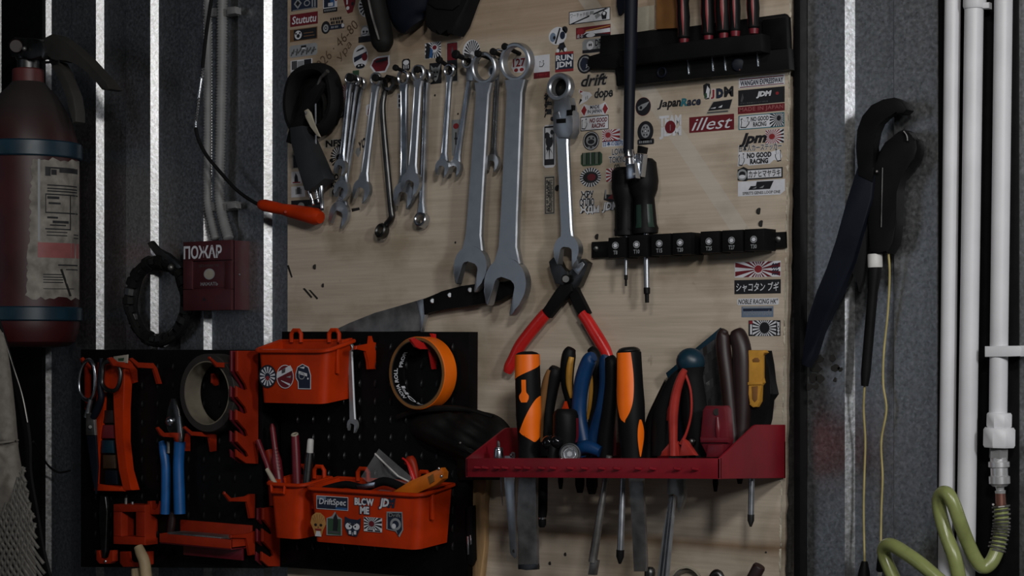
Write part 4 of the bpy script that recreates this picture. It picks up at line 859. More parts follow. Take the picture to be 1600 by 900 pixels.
# 7 big orange and black handle
t = tool('heavy_screwdriver', 'large black grip with a long bright orange front stripe and steel cap', 'screwdriver', 987, 715, 128)
p0, p1 = U(982.5, 549, 128), U(989, 716, 128); mm = M(985, 128)*1000
pr = [(0, 18*mm), (.01, 19.5*mm), (.3, 20.5*mm), (.5, 22*mm), (.75, 21*mm), (.9, 19*mm), (1, 18*mm)]
part('handle', lathe(p0, p1, pr, 28), 'black', t)
part('cap', lathe(U(982, 542.5, 128), p0, [(0, 10*mm), (.3, 15*mm), (.8, 18*mm), (1, 18.5*mm)], 24), 'darksteel', t)
def orl(q):
    px0 = 963+(7*max(0, (q-.35)/.3)**1.6 if q > .35 else 0); px1 = 985.5+5*math.sin(math.pi*min(1, q/.62))
    k = max(0, min(1, (q-.40)/.265)); px1 -= 11*k**3; m_ = 976.5
    if q > .60: k2 = (q-.60)/.065; px0 = px0+(m_-px0)*k2**3; px1 = px1+(m_-px1)*k2**3
    ax_ = 982.5+6.5*q; return (ang(px0, ax_, 22), ang(px1, ax_, 22))
part('grip_inlay', patch(p0, p1, pr, fnr(.012, .664, orl), .6, 26, 8), 'bright', t, 'long bright orange front stripe')
def orr(q): k = math.sin(math.pi*min(1, max(0, (q-.63)/.37))**.8); return (ang(1001-4.5*k, 987.5, 22), ang(1001+5*k, 987.5, 21))
part('grip_inlay', patch(p0, p1, pr, fnr(.64, .985, orr), .6, 18, 4), 'bright', t, 'small orange side stripe')
part('blade', pl([(980, 715), (1003, 715), (1006, 790), (1010, 880), (1009, 893), (990, 893), (986, 800)], 124, 5, .001), 'worn', t)
tag(part('red_black_grip', ptube([(956, 596, 60, 5), (955, 615, 60, 8), (954, 650, 60, 8), (956, 712, 60, 7)], 5, 12), 'darkred'), 'dark red grip half hidden left of the heavy orange-striped handle', 'handle', GT)
# 8 blue ball-headed tool
t = tool('ball_handled_awl', 'tool with a dark blue ball head and grey shaft', 'awl', 1090, 712, 110)
part('ball', ball(U(1079, 565, 110), 20, 22, sc=(1, 1, .95)), 'bluestrap', t)
part('neck', lathe(U(1080, 575, 110), U(1092, 714, 110), [(0, 19), (.06, 16), (.12, 15), (.5, 18), (.8, 16), (1, 13)], 20), 'rubber', t)
part('ferrule', ball(U(1081, 690, 128), 6, 12), 'darksteel', t)
t = tool('putty_spreader', 'flat dark blue plastic sheet leaning behind the ball-headed tool', 'spreader', 1085, 590, 20)
part('sheet', pl([(1040, 583), (1046, 598), (1080, 585), (1131, 548), (1131, 517), (1125, 512)], 22, 3, .0006), 'bluestrap', t)
t = tool('blister_pack', 'crinkled grey plastic pack behind the brown grips', 'pack', 1110, 600, 34)
bm = bmesh.new(); g = []
for j in range(9):
    row = []
    for i in range(7):
        u, v = i/6, j/8; x = 1092+10*v+u*(36-4*v); y = 548-26*u+v*110
        row.append(bm.verts.new(U(x, y, 34+random.uniform(-3, 3))))
    g.append(row)
for j in range(8):
    for i in range(6): bm.faces.new((g[j][i], g[j][i+1], g[j+1][i+1], g[j+1][i]))
mat('crinkle', (.05, .05, .052), .25); part('wrap', bm, 'crinkle', t, sharp=10)
# 9 red pliers
t = tool('red_grip_pliers', 'open pliers with salmon red dipped grips flaring at the foot', 'pliers', 1062, 712, 140)
part('grip', ptube([(1070, 578, 140, 4), (1065, 588, 140, 5.5), (1057, 612, 140, 6.5), (1052, 645, 140, 7), (1052, 680, 140, 6), (1052, 712, 140, 6)], 5, 12), 'salmon', t)
part('grip', ptube([(1070, 582, 136, 2), (1079, 610, 136, 1.7), (1080, 645, 136, 1.7), (1073, 675, 136, 1.8), (1064, 694, 136, 3)], 5, 8), 'salmon', t)
part('foot', pl([(1048, 688), (1056, 690), (1061, 713), (1030, 713), (1034, 706)], 142, 8, .002), 'salmon', t)
part('foot', pl([(1066, 686), (1072, 690), (1087, 712), (1060, 713)], 142, 8, .002), 'salmon', t)
part('side_strip', pl([(1041, 613), (1046, 611), (1044, 655), (1040, 661), (1037, 659)], 120, 4, .0015), 'pinkgrip' if 'pinkgrip' in MATS else 'salmon', t)
t = tool('black_pliers', 'black-gripped pliers leaning behind the salmon red ones', 'pliers', 1040, 712, 110)
part('grip', ptube([(1066, 582, 112, 7), (1056, 594, 112, 10), (1044, 620, 112, 12), (1036, 650, 112, 14), (1034, 712, 112, 14)], 5, 14), 'rubber', t)
part('grip', ptube([(1046, 598, 92, 8), (1034, 630, 92, 11), (1022, 660, 92, 12), (1016, 690, 92, 12), (1014, 714, 92, 12)], 5, 14), 'black', t)
part('blade_body', pl([(1068, 590), (1075, 640), (1070, 712), (1052, 712), (1052, 620)], 104, 10, .003), 'navy', t)
# 10 brown handles
t = tool('brown_side_cutters', 'cutters with two long dark brown grips right of the blue sheet', 'cutters', 1150, 712, 70)
part('grip', ptube([(1133, 516, 70, 5), (1130, 524, 70, 9.5), (1131, 550, 70, 10.5), (1136, 590, 70, 10.5), (1141, 640, 70, 10), (1146, 690, 70, 9), (1148, 714, 70, 9)], 5, 14), 'brown', t)
part('grip', ptube([(1150, 516, 62, 8), (1153, 524, 62, 12), (1159, 548, 62, 13.5), (1160, 590, 62, 13.5), (1160, 640, 62, 12), (1158, 690, 62, 11), (1158, 714, 62, 11)], 5, 14), 'brown', t)
part('grip_back', ptube([(1148, 560, 60, 9), (1150, 620, 60, 12), (1152, 712, 60, 13)], 4, 12), 'black', t)
# 11 yellow and black knife
t = tool('yellow_utility_knife', 'yellow and black utility knife standing nearest the right end of the tray', 'knife', 1180, 700, 66)
part('body', pl([(1160, 548), (1196, 548), (1200, 570), (1203, 597), (1207, 616), (1200, 626), (1197, 655), (1188, 690), (1172, 716), (1150, 716), (1158, 640), (1163, 600)], 58, 18, .003), 'black', t)
part('slide', pl([(1169, 547), (1193, 547), (1196, 551), (1190, 555), (1190, 590), (1192, 598), (1188, 603), (1187, 627), (1182, 636), (1176, 637), (1170, 632), (1170, 604), (1166, 600), (1170, 590), (1172, 556), (1167, 552)], 66, 10, .002), 'yellow', t, 'yellow slide with a thumb slot')
part('thumb_slot', pl([(1174, 604), (1184, 603), (1183, 624), (1179, 629), (1175, 624)], 66.6, 2, .0006), 'ochreslot' if 'ochreslot' in MATS else 'kraft', t)
part('ridge', pl([(1167, 597), (1191, 596), (1190, 601), (1168, 602)], 68, 3, .001), 'yellow', t)
part('latch', pl([(1175, 562), (1179, 559), (1184, 559), (1187, 563), (1186, 566), (1176, 566)], 66.6, 2, .0006), 'kraft', t)
# 12 red plastic handle with hole
t = tool('red_plastic_handle', 'flat dark red plastic handle with a hanging hole', 'handle', 1115, 712, 146)
part('body', pl([(1097, 640), (1101, 634), (1131, 634), (1135, 640), (1138, 688), (1131, 714), (1104, 714), (1092, 690)], 146, 14, .004), 'trayred' if 'trayred' in MATS else 'hookdark' if 'hookdark' in MATS else 'darkred', t)
part('hole', lathe(U(1120, 643.5, 147), U(1120, 643.5, 144), [(0, 4.6), (1, 4.6)], 16), 'soil', t)
part('rib', ptube([(1121, 652, 147, 2.5), (1122, 670, 148, 4), (1122, 684, 147, 3)], 5, 10), 'darkred', t)
part('ledge', pl([(1093, 683), (1139, 683), (1137, 692), (1094, 692)], 150, 8, .002), 'darkred', t)
part('foot', pl([(1105, 694), (1128, 694), (1130, 715), (1102, 715)], 150, 14, .003), 'darkred', t)
# blades below the tray
def blade(name, label, cat, x0, y0, x1, y1, d, prof, m, tipm='black', tip=.1):
    t = thing(name, label, cat, U(x0, y0, d), 'blades hanging under the red tray'); a, b = U(x0, y0, d), U(x1, y1, d)
    part('shaft', lathe(a, a.lerp(b, 1-tip+.01), prof, 14), m, t); part('tip', lathe(a.lerp(b, 1-tip), b, [(0, prof[-1][1]*1.12), (.5, prof[-1][1]*1.1), (1, prof[-1][1]*.35)], 12), tipm, t); return t
t = thing('twisted_pry_rod', 'worn steel rod slanting down left with a flattened end under the tray', 'rod', U(950, 712, 130), 'blades hanging under the red tray')
part('shaft', lathe(U(952, 712, 130), U(926, 878, 130), [(0, 4.5), (.4, 4.5), (.42, 5.2), (.6, 5.6), (1, 6.2)], 10), 'worn', t)
part('end', pl([(922, 874), (933, 876), (929, 899), (918, 898)], 132, 7, .0015), 'worn', t)
blade('slim_screwdriver', 'slim screwdriver blade with a dark point beside the slanting rod', 'screwdriver', 975, 712, 968.5, 881, 126, [(0, 4), (.5, 4.2), (.52, 4.6), (1, 5)], 'satin', 'black', .13)
blade('cross_screwdriver', 'cross-head screwdriver blade hanging alone under the right end of the tray', 'screwdriver', 1175, 716, 1173, 823, 66, [(0, 4.2), (1, 4.2)], 'satin', 'darksteel', .18)
t = thing('grip_wrench', 'steel wrench hanging jaw up under the tray, its ribbed stem running down', 'wrench', U(1055, 760, 128), 'blades hanging under the red tray')
part('jaw', pl([(1044, 712), (1067, 712), (1068, 776), (1064, 790), (1059, 801), (1057, 790), (1060, 775), (1052, 770), (1044, 776), (1042, 768)], 128, 9, .0015), 'worn', t)
part('stem', pl([(1045, 775), (1052, 775), (1048, 820), (1041, 905), (1026, 905), (1036, 830)], 126, 8, .002), 'dullsteel', t)
part('rib', tube([U(1047, 776, 128), U(1032, 905, 128)], 1.5, 8), 'chrome', t); part('rib', tube([U(1051, 776, 127), U(1038, 905, 127)], 1.5, 8), 'chrome', t)
for x, y, r in ((876, 764, 4), (906, 770, 7), (925, 772, 8.5), (1118, 768, 4), (1156, 756, 5)):
    t = tag(part('dark_tip', lathe(U(x, 708, 70), U(x, y, 70), [(0, r), (.8, r), (1, r*.6)], 12), 'black'), {876: 'thin dark tip under the tray beside the pen-shaped tool', 906: 'dark jaw tip under the tray, left of two alike', 925: 'dark jaw tip under the tray, right of two alike', 1118: 'thin dark tip under the tray below the red plastic handle', 1156: 'short dark stub under the right panel of the tray'}[x], 'tip', 'blades hanging under the red tray')
# things along the foot of the frame
t = thing('saw_ring', 'toothed steel ring whose rim rises at the bottom edge', 'ring', U(1075, 915, 8))
part('rim', ring(U(1072, 915, 14), Vector((.1, -1, .5)), [(25, -4), (25, 4), (22, 4), (22, -4)], 40), 'worn', t)
for k in range(5, 35): a = U(1072, 915, 14); q = math.pi*k/40*1.0; e = Vector((math.cos(q), 0, math.sin(q))); part('tooth', prism([a+e*.025+Vector((e.z, 0, -e.x))*.0012, a+e*.0285, a+e*.025-Vector((e.z, 0, -e.x))*.0012], .004, 0, 1), 'cardboard', t)
tag(part('black_roller', lathe(U(1165, 925, 30), U(1187, 884, 30), [(0, 9), (.95, 9), (1, 8)], 16), 'brown'), 'dark round rod end leaning at the bottom edge under the tray', 'rod')
tag(part('dark_hook', ptube([(1108, 915, 20, 5), (1116, 898, 20, 6), (1124, 898, 20, 6), (1130, 915, 20, 5)], 5, 10), 'darksteel'), 'small dark hook at the bottom edge right of the toothed ring', 'hook')
tag(part('dark_bolt', lathe(U(1014, 915, 40), U(1016, 886, 40), [(0, 7), (.7, 8), (.9, 7), (1, 4)], 14), 'darksteel'), 'dark bolt end at the bottom edge beside the heavy blade', 'bolt')
# rough post and key tool left of the tray foot
tag(part('rough_post', pl([(733, 748), (762, 748), (757, 790), (757, 850), (752, 905), (733, 905)], 12, 11, .003), 'wood'), 'rough brown wooden post under the left end of the red tray', 'post')
t = thing('key_tool', 'small black tool with pale marks clipped to the rough post', 'tool', U(731, 840, 20))
part('body', pl([(725, 791), (737, 790), (738, 840), (739, 875), (735, 884), (728, 882), (726, 845)], 24, 10, .003), 'black', t)
part('blade', pl([(729, 838), (731.5, 838), (732.5, 866), (730, 867)], 24.8, 1.5, .0004), 'satin', t); part('blade', pl([(733.5, 836), (735.5, 836), (736.5, 850), (734.5, 852)], 24.8, 1.5, .0004), 'satin', t)
part('pale_end', pl([(722, 846), (726.5, 846), (727, 858), (723, 858)], 22, 4, .001), 'cardboard', t)
# ================================================================ black louvre panels
def panel(label, pts, d, t, xs, ys, skip, lm='louvreblack'):
    th = thing('louvre_panel', label, 'panel', U(pts[-1][0], pts[-1][1], d-t))
    part('plate', pl(pts, d, t, .0012), 'panelblack', th)
    x0, y0 = xs[0], ys[0]; a = U(x0, y0, d)
    src = None
    for y in ys:
        for x in xs:
            if skip(x, y): continue
            p = U(x, y+slope(x, y)*0, d)
            if src is None:
                bm = bmesh.new(); s = M(x, d)*1000
                lathe(p+Vector((0, .001, .0075)), p+Vector((0, .001, -.0065)), [(0, .5), (.15, 1.8), (.5, 2.5), (.85, 2.2), (1, .8)], 10, bm, flat=2.0)
                src = part('louvre', bm, lm, th); base = p
            else:
                o = src.copy(); link(o); o.location = src.location+(p-base); o.parent = th; ORG[o.name] = ORG[src.name]
    return th
DOFF = 60
LP = panel('lower left black louvre panel holding scissors, tape and orange hooks', [(126, 546), (410, 547), (410, 888), (126, 886)], -6, 72, [150+24.2*k for k in range(12)], [574+29*k for k in range(11)], lambda x, y: x > 404, 'panelblack')
DOFF = 0
RP = panel('black louvre panel on the board carrying the orange bins', [(440, 518), (733, 518.5), (731, 907), (437, 886)], 24, 22, [466+24.2*k for k in range(11)], [543+28.3*k for k in range(12)], lambda x, y: False)
# ================================================================ orange bins
def rrect(X0, X1, d0, d1, r, n=5):   # plan outline (x, depth mm): front corners rounded
    out = [(X0, d0), (X1, d0)]
    for k in range(n+1): a = math.pi/2*k/n; out.append((X1-r+r*math.cos(a), d1-(r-r*math.sin(a))*1000))
    for k in range(n+1): a = math.pi/2*k/n; out.append((X0+r-r*math.sin(a), d1-(r-r*math.cos(a))*1000))
    return out
def bin_(label, xl, xr, d0, d1, ytf, ytb, ybf, inset, name='storage_bin', r=.014, group='orange bins on the louvre panel'):
    cx = (xl+xr)/2; X0, X1 = U(xl, ytf, d1).x, U(xr, ytf, d1).x
    zf = U(cx, ytf, d1).z; zb = UX(0, 0, 1).z if 0 else None
    # back rim height from its pixel row above the middle of the bin
    xb = (X0+X1)/2; v = Vector((xb, -d0/1000, 0)); dep = (v.x-CAM.x)*-math.sin(YAW)+(v.y-CAM.y)*math.cos(YAW)
    zb = CAM.z+(HORIZON-ytb)*dep/F; z0 = U(cx, ybf, d1).z
    th = thing(name, label, 'bin', (xb, -d0/1000, z0), group)
    tz = lambda d: zb+(zf-zb)*(d-d0)/(d1-d0)
    bz = lambda d: z0+(zb-zf)*.5*(1-(d-d0)/(d1-d0))
    bm = bmesh.new()
    top = rrect(X0, X1, d0, d1, r); low = rrect(X0+inset, X1-inset, d0, d1-2, r)
    ti = rrect(X0+.0025, X1-.0025, d0+2.5, d1-2.5, r*.85); li = rrect(X0+inset+.0025, X1-inset-.0025, d0+2.5, d1-4.5, r*.85)
    A = [bm.verts.new((x, -d/1000, tz(d))) for x, d in top]; B = [bm.verts.new((x, -d/1000, bz(d))) for x, d in low]
    A2 = [bm.verts.new((x, -d/1000, tz(d))) for x, d in ti]; B2 = [bm.verts.new((x, -d/1000, bz(d)+.003)) for x, d in li]; n = len(A)
    for i in range(n):
        j = (i+1) % n
        bm.faces.new((A[i], B[i], B[j], A[j])); bm.faces.new((A2[i], A2[j], B2[j], B2[i])); bm.faces.new((A[i], A[j], A2[j], A2[i]))
    bm.faces.new(B); bm.faces.new(B2[::-1]); bmesh.ops.recalc_face_normals(bm, faces=bm.faces[:])
    part('body', bm, 'orange', th, sharp=50)
    q = rrect(X0-.004, X1+.004, d0, d1+4, r+.003)
    part('rim', tube([Vector((x, -d/1000, tz(d)-.002)) for x, d in q], 3.2, 8, closed=True, transport=True), 'orange', th)
    for k in (.09, .91): # ribs on the flank and hanging lugs at the back
        x = X0+(X1-X0)*(.24 if k < .5 else .78)
        part('hanging_lug', tube([Vector((x-.011, -(d0+6)/1000, tz(d0)-.004)), Vector((x-.011, -(d0+6)/1000, tz(d0)+.010)), Vector((x-.006, -(d0+6)/1000, tz(d0)+.016)), Vector((x+.006, -(d0+6)/1000, tz(d0)+.016)), Vector((x+.011, -(d0+6)/1000, tz(d0)+.010)), Vector((x+.011, -(d0+6)/1000, tz(d0)-.004))], 3.6, 8, transport=True), 'orange', th)
    zt = tz(d1-25); part('side_rib', box((X1-.001, -(d1-22)/1000, zt-.045), (X1+.004, -(d1-27)/1000, zt), .0008), 'orange', th)
    return th, d1
b1, dd = bin_('orange plastic bin high on the louvre panel, with three round stickers', 400, 510, 31, 93, 546, 531, 630.5, .008)
def on_bin(th, d, *a, **k): return sticker(*a, parent=th, d=d+.6, **k)
on_bin(b1, dd, 404, 432, 570, 606, 'dnavy', [RY(.5, .5, 14, .35, (.42, .42), 'white'), DC(.5, .42, .1, .1, 'red'), RG(.5, .5, .5, .5, .9, 'ink')], 'round')
on_bin(b1, dd, 432, 459, 570, 607, 'white', [DC(.5, .5, .46, .47, 'maroon'), PO([(.02, .42), (.05, .68), (.8, .98), (.95, .78)], 'white'), PO([(.3, .62), (.3, .78), (.52, .86), (.5, .68)], 'dim'), PO([(.25, .35), (.8, .2), (.75, .12), (.3, .3)], 'white'), PO([(.55, .48), (.85, .55), (.8, .45)], 'grey')], 'round')
on_bin(b1, dd, 461.5, 486, 568.5, 608, 'white', [PO([(.05, .6), (.15, .85), (.45, .97), (.8, .85), (.95, .55), (.94, .03), (.22, .03), (.2, .3), (.06, .45)], 'dnavy'), PO([(.2, .72), (.75, .62), (.75, .5), (.2, .6)], 'white'), RG(.4, .52, .2, .14, .75, 'grey'), DC(.8, .42, .05, .04, 'white'), PO([(.25, .85), (.6, .9), (.55, .8)], 'white')], [(.0, .6), (.12, .88), (.45, 1), (.85, .88), (1, .55), (1, 0), (.17, 0), (.15, .28), (.02, .42)])
b3, dd3 = bin_('small orange bin without stickers at the left end of the lower pair', 418, 472, 31, 96, 755, 743, 841.5, .010)
b2, dd = bin_('wide orange bin with eight stickers at the foot of the louvre panel', 481, 658, 31, 106, 766, 750, 853, .010)
part('lid_notch', tube([U(424, 757, 101), U(425, 769, 101), U(444, 770, 101), U(445, 758, 101)], 2.6, 8, transport=True), 'orange', b3)
sb = lambda *a, **k: on_bin(b2, dd, *a, **k)
sb(494.5, 544, 775.5, 796.5, 'white', [RC(.015, .04, .985, .96, 'dnavy'), RC(.02, .7, .3, .95, 'steelblue'), RC(.6, .05, .97, .2, 'pblue'), T('DriftSpec', .08, .22, .93, .82, 'white', bold=.015, shear=.12)])
sb(553, 585, 777, 804, None, [T('BLOW', 0, .5, 1, .98, 'dnavy', bold=.12), T('ME', .26, 0, .78, .5, 'dnavy', bold=.12), T('BLOW', .03, .52, .97, .95, 'white', bold=.05), T('ME', .3, .03, .74, .46, 'white', bold=.05), DC(.54, .73, .09, .11, 'dnavy')])
sb(591, 618, 778, 798, None, [T('JDM', 0, .05, 1, 1, 'dnavy', bold=.12, shear=.2), T('JD', .05, .1, .62, .95, 'white', bold=.05, shear=.2)])
sb(485, 509.5, 801, 838, 'bone', [PO([(.3, 0), (.7, 0), (.62, .22), (.38, .22)], 'white'), DC(.5, .62, .44, .33, 'bone')]+[PO([(.5, .35), (.5+.42*math.cos(a), .62+.32*math.sin(a)), (.5+.42*math.cos(a+.05), .62+.32*math.sin(a+.05))], 'ochre') for a in (.5, .9, 1.3, 1.75, 2.2, 2.6)]+[DC(.33, .48, .09, .06, 'ink'), DC(.67, .48, .09, .06, 'ink'), RC(.3, .25, .7, .32, 'red'), DC(.5, .38, .04, .03, 'ochre')], [(.3, 0), (.7, 0), (.8, .25), (1, .55), (.9, .85), (.65, 1), (.35, 1), (.1, .85), (0, .55), (.2, .25)])
sb(510, 534.5, 799, 837, 'grey', [RC(.08, .04, .92, .7, 'green'), PO([(.4, .2), (.45, .75), (.62, .95), (.75, .6), (.7, .2)], 'ink'), RC(.15, .1, .85, .18, 'dim')], [(0, 0), (1, .03), (1, .72), (.75, .8), (.55, 1), (.35, .8), (0, .7)])
sb(537.5, 564, 807, 838, 'dnavy', [DC(.28, .5, .2, .17, 'white'), DC(.72, .5, .2, .17, 'white'), PO([(.1, .75), (.5, .58), (.9, .78), (.5, .5)], 'ink'), DC(.33, .5, .05, .05, 'ink'), DC(.66, .5, .05, .05, 'ink'), RC(.28, .1, .42, .28, 'white'), RC(.58, .1, .72, .28, 'white'), RC(.46, .05, .55, .2, 'grey')], [(.25, .05), (.75, .0), (.95, .4), (1, .95), (.8, .85), (.3, .88), (.05, .98), (0, .5)])
sb(568.5, 597, 808.5, 831, 'white', [RY(.42, .55, 18, .2, 'rect', 'ink'), DC(.42, .55, .15, .2, 'maroon'), RC(.02, .02, .98, .16, 'white'), RC(.2, .03, .5, .13, 'ink'), RC(.6, .03, .9, .13, 'ink')])
sb(603.5, 630, 799, 839, 'grey', [PO([(.08, .3), (.08, .92), (.9, .95), (.93, .3), (.7, .05), (.6, .25)], 'dnavy'), RC(.12, .78, .88, .92, 'ink'), RG(.55, .5, .32, .24, .6, 'grey'), DC(.45, .42, .12, .1, 'white'), T('Drift', .15, .78, .85, .92, 'grey')], [(0, .28), (.02, .97), (.95, 1), (1, .3), (.78, 0), (.55, .22)])
# things in the bins
def stick(name, label, cat, pts, m, n=12, k=4): return tag(part(name, ptube(pts, k, n), m), label, cat, 'things standing in the orange bins')
stick('red_pencil', 'dark red pencil leaning left out of the small orange bin', 'pencil', [(403, 688, 70, 4.5), (412, 712, 70, 4.5), (420, 735, 70, 4.5), (432, 790, 70, 4)], 'darkred')
t = thing('red_marker', 'dark red pen with white lettering in the small orange bin', 'pen', U(435, 790, 64), 'things standing in the orange bins')
part('body', lathe(U(425, 662, 64), U(442, 800, 64), [(0, 2), (.05, 4.5), (.3, 5), (.42, 8.5), (1, 9)], 14), 'darkred', t)
for k in range(7): a = U(430.8+k*.9, 700+k*5.2, 73); part('print', prism([a, a+Vector((.003, 0, .001)), a+Vector((.003, 0, -.002)), a+Vector((0, 0, -.003))], .0004, 0, 1), 'p_pink', t)
stick('red_tube', 'dark red hollow tube standing in the lower bins', 'tube', [(461, 680, 60, 6.5), (463, 720, 60, 7.5), (466, 800, 60, 8)], 'darkred')
tag(part('tube_mouth', washer(U(460.5, 679, 61), 6.3, 3.2, 3, .8, 20, Vector((.1, -.5, 1))), 'cardboard'), 'pale worn mouth ring on top of the dark red hollow tube', 'ring')
t = thing('marker_pen', 'dark marker with a white cap standing in the lower bins', 'marker', U(480, 800, 60), 'things standing in the orange bins')
part('cap', lathe(U(485.5, 685.5, 60), U(484, 708, 60), [(0, 4), (.1, 5.3), (1, 5.8)], 16), 'whiteplastic', t); part('barrel', lathe(U(484, 707, 60), U(475, 800, 60), [(0, 6), (.1, 7), (1, 7)], 16), 'darksteel', t)
stick('orange_holder', 'orange clip standing between the dark red pens', 'clip', [(419, 704, 40, 7), (424, 725, 40, 8), (428, 790, 40, 8)], 'hookred')
stick('pencil_stub', 'pale pencil stub leaning over the rim of the small bin', 'pencil', [(417, 733, 84, 3.5), (424, 745, 84, 4), (431, 758, 84, 4)], 'cardboard')
t = thing('zip_bag', 'clear plastic zip bag sticking up out of the wide orange bin', 'bag', U(610, 760, 60), 'things standing in the orange bins')
bm = bmesh.new(); g = []
for j in range(9):
    row = []
    for i in range(9):
        u, v = i/8, j/8; x = 592+(1-v)*0+u*52-v*28; y = 701+u*45+v*44
        row.append(bm.verts.new(U(x, y, 62+6*math.sin(u*7+v*3)+random.uniform(-1.5, 1.5))))
    g.append(row)
for j in range(8):
    for i in range(8): bm.faces.new((g[j][i], g[j][i+1], g[j+1][i+1], g[j+1][i]))
part('film', bm, 'film', t, sharp=60)
part('zip_strip', tube([U(586, 709, 68), U(600, 723, 68), U(622, 744, 68), U(638, 752, 68)], 1.5, 8), 'whiteplastic', t)
stick('red_cable_tie', 'bright red clip with a loop behind the amber knife', 'clip', [(629, 716, 58, 1.6), (636, 722, 58, 2), (643, 738, 58, 4), (650, 760, 58, 5)], 'redgrip')
stick('red_clip_head', 'round red clip head next to the bag', 'clip', [(636, 725, 50, 5), (642, 718, 50, 7), (648, 735, 50, 6), (652, 762, 50, 5)], 'hookred')
t = thing('amber_knife', 'amber yellow snap-off knife lying across the wide orange bin', 'knife', U(650, 760, 85), 'things standing in the orange bins')
part('body', pl([(606, 772), (640, 752), (675, 737), (688, 731), (693, 738), (692, 748), (680, 758), (650, 772)], 96, 12, .002), 'amber', t)
part('slider', pl([(668, 745), (676, 740), (678, 752), (671, 757)], 98, 4, .001), 'kraft', t); part('end_rivet', ball(U(686, 732, 97), 2.6, 10), 'brightmetal', t); part('end_rivet', ball(U(690, 744, 97), 2.6, 10), 'brightmetal', t)
tag(part('black_cable', ptube([(506, 764, 80, 5), (540, 757, 78, 6), (570, 762, 80, 6), (600, 752, 74, 7), (630, 762, 78, 7)], 5, 10), 'rubber'), 'black cable coiled inside the wide orange bin', 'cable')
tag(part('silver_wrapper', pl([(556, 758), (586, 753), (584, 762), (560, 766)], 88, 2, .0005), 'chrome'), 'small silvery wrapper in the wide orange bin', 'wrapper')
# ================================================================ orange hooks (fins standing square to the panel)
def hook(label, pts, xw, d, t=5, m='hookred', two=None):
    th = thing('panel_hook', label, 'hook', U(xw, pts[0][1], d), 'orange hooks on the louvre panels')
    X = U(xw, pts[0][1], d).x
    part('arm', fin(pts, X, t, .0008), m, th)
    if two:
        X2 = U(xw+two, pts[0][1], d).x; part('arm', fin([(x+two, y) for x, y in pts], X2, t, .0008), m, th)
    return th
hook('orange hook standing alone between the small wrench and the orange tape', [(588, 535), (583, 535), (581.5, 525), (579.5, 525), (578, 537), (557, 540.5), (556, 546), (572, 548), (576, 565), (577, 577), (588, 577)], 588, 24, 6, 'orange')
hook('orange hook carrying the orange tape roll', [(682, 522), (675, 521), (680, 533), (660, 536), (648, 527), (642, 530), (650, 542), (658, 546), (672, 545), (678, 577), (684, 577)], 684, 24, 5, 'redgrip')
hook('orange hook above the small wrench beside the upper bin', [(551, 528), (535, 532), (536, 541), (544, 547), (551, 552)], 551, 24, 8, 'orange')
DOFF = 60
hook('orange hook under the blue pliers head', [(284, 677), (273, 676), (257, 677), (249, 667), (246, 669), (252, 680), (257, 683), (273, 683), (284, 705), (298, 705), (298, 677)], 298, -5, 5)
hook('orange hook under the dark tape roll', [(325, 676), (339, 679), (339, 705), (331, 706), (327, 682), (300, 681), (288, 669), (291, 666), (300, 675)], 339, -5, 5)
hook('orange hook above the dark tape roll', [(366, 568), (377, 562), (377, 590), (368, 588), (365, 575), (340, 574), (328, 560), (329, 557), (339, 567)], 377, -5, 5)
hook('short orange hook inside the dark tape roll', [(332, 584), (341, 583), (343, 602), (337, 603), (332, 598)], 343, -5, 4)
hook('orange hook at the lower right of the left louvre panel', [(352, 768), (361, 779), (384, 776), (391, 772), (399, 772), (399, 810), (391, 810), (386, 783), (360, 784), (351, 772)], 399, -5, 5)
hook('orange hook behind the right end of the orange shelf', [(361, 836), (386, 834), (399, 830), (399, 867), (390, 868), (385, 840), (361, 841)], 399, -5, 5)
hook('orange double hook at the top beside the scissors', [(203, 561), (208, 559), (216, 567), (240, 567), (246, 575), (254, 600), (247, 600), (240, 575), (217, 575)], 254, -5, 5)
hook('orange hook leg under the yellow tag', [(196, 566), (206, 567), (215, 578), (216, 597), (209, 599), (203, 576), (178, 572), (170, 560), (176, 558), (184, 566)], 216, -5, 5)
hook('orange hook tip through the left scissors ring', [(127, 561), (131, 558), (138, 568), (143, 572), (143, 640), (135, 640), (134, 574)], 143, -5, 4)
# wrench racks
def rack(label, pts, xw, d): th = thing('slotted_rack', label, 'rack', U(xw, pts[-1][1], d), 'orange racks on the louvre panels'); X = U(xw, 600, d).x; part('fin', fin(pts, X, 5, .0008), 'hookred', th); part('fin', fin([(x-9, y) for x, y in pts], U(xw-9, 600, d).x, 4, .0008), 'darkred', th); return th
rack('tall orange slotted rack left of the upper bin', [(404, 548), (371, 548), (371, 580), (384, 600), (387, 608), (383, 611), (370, 603), (370, 620), (384, 636), (387, 645), (383, 648), (370, 640), (370, 656), (385, 672), (388, 681), (383, 683), (370, 673), (370, 690), (386, 706), (389, 713), (384, 715), (370, 702), (371, 714), (385, 724), (404, 725)], 404, -5)
DOFF = 0
rack('lower orange slotted rack under the small bin', [(438, 790), (412, 794), (412, 812), (424, 826), (427, 834), (422, 836), (411, 826), (411, 846), (425, 860), (428, 868), (423, 872), (410, 862), (410, 876), (420, 885), (438, 885)], 438, 24)
# small wrench on hook
wrench('light open-ended wrench hanging beside the upper orange bin', (547, 543), 7, (551.5, 664), 9, 10, 34, 16, t=4, m='dullsteel', group=None, hollow=0)
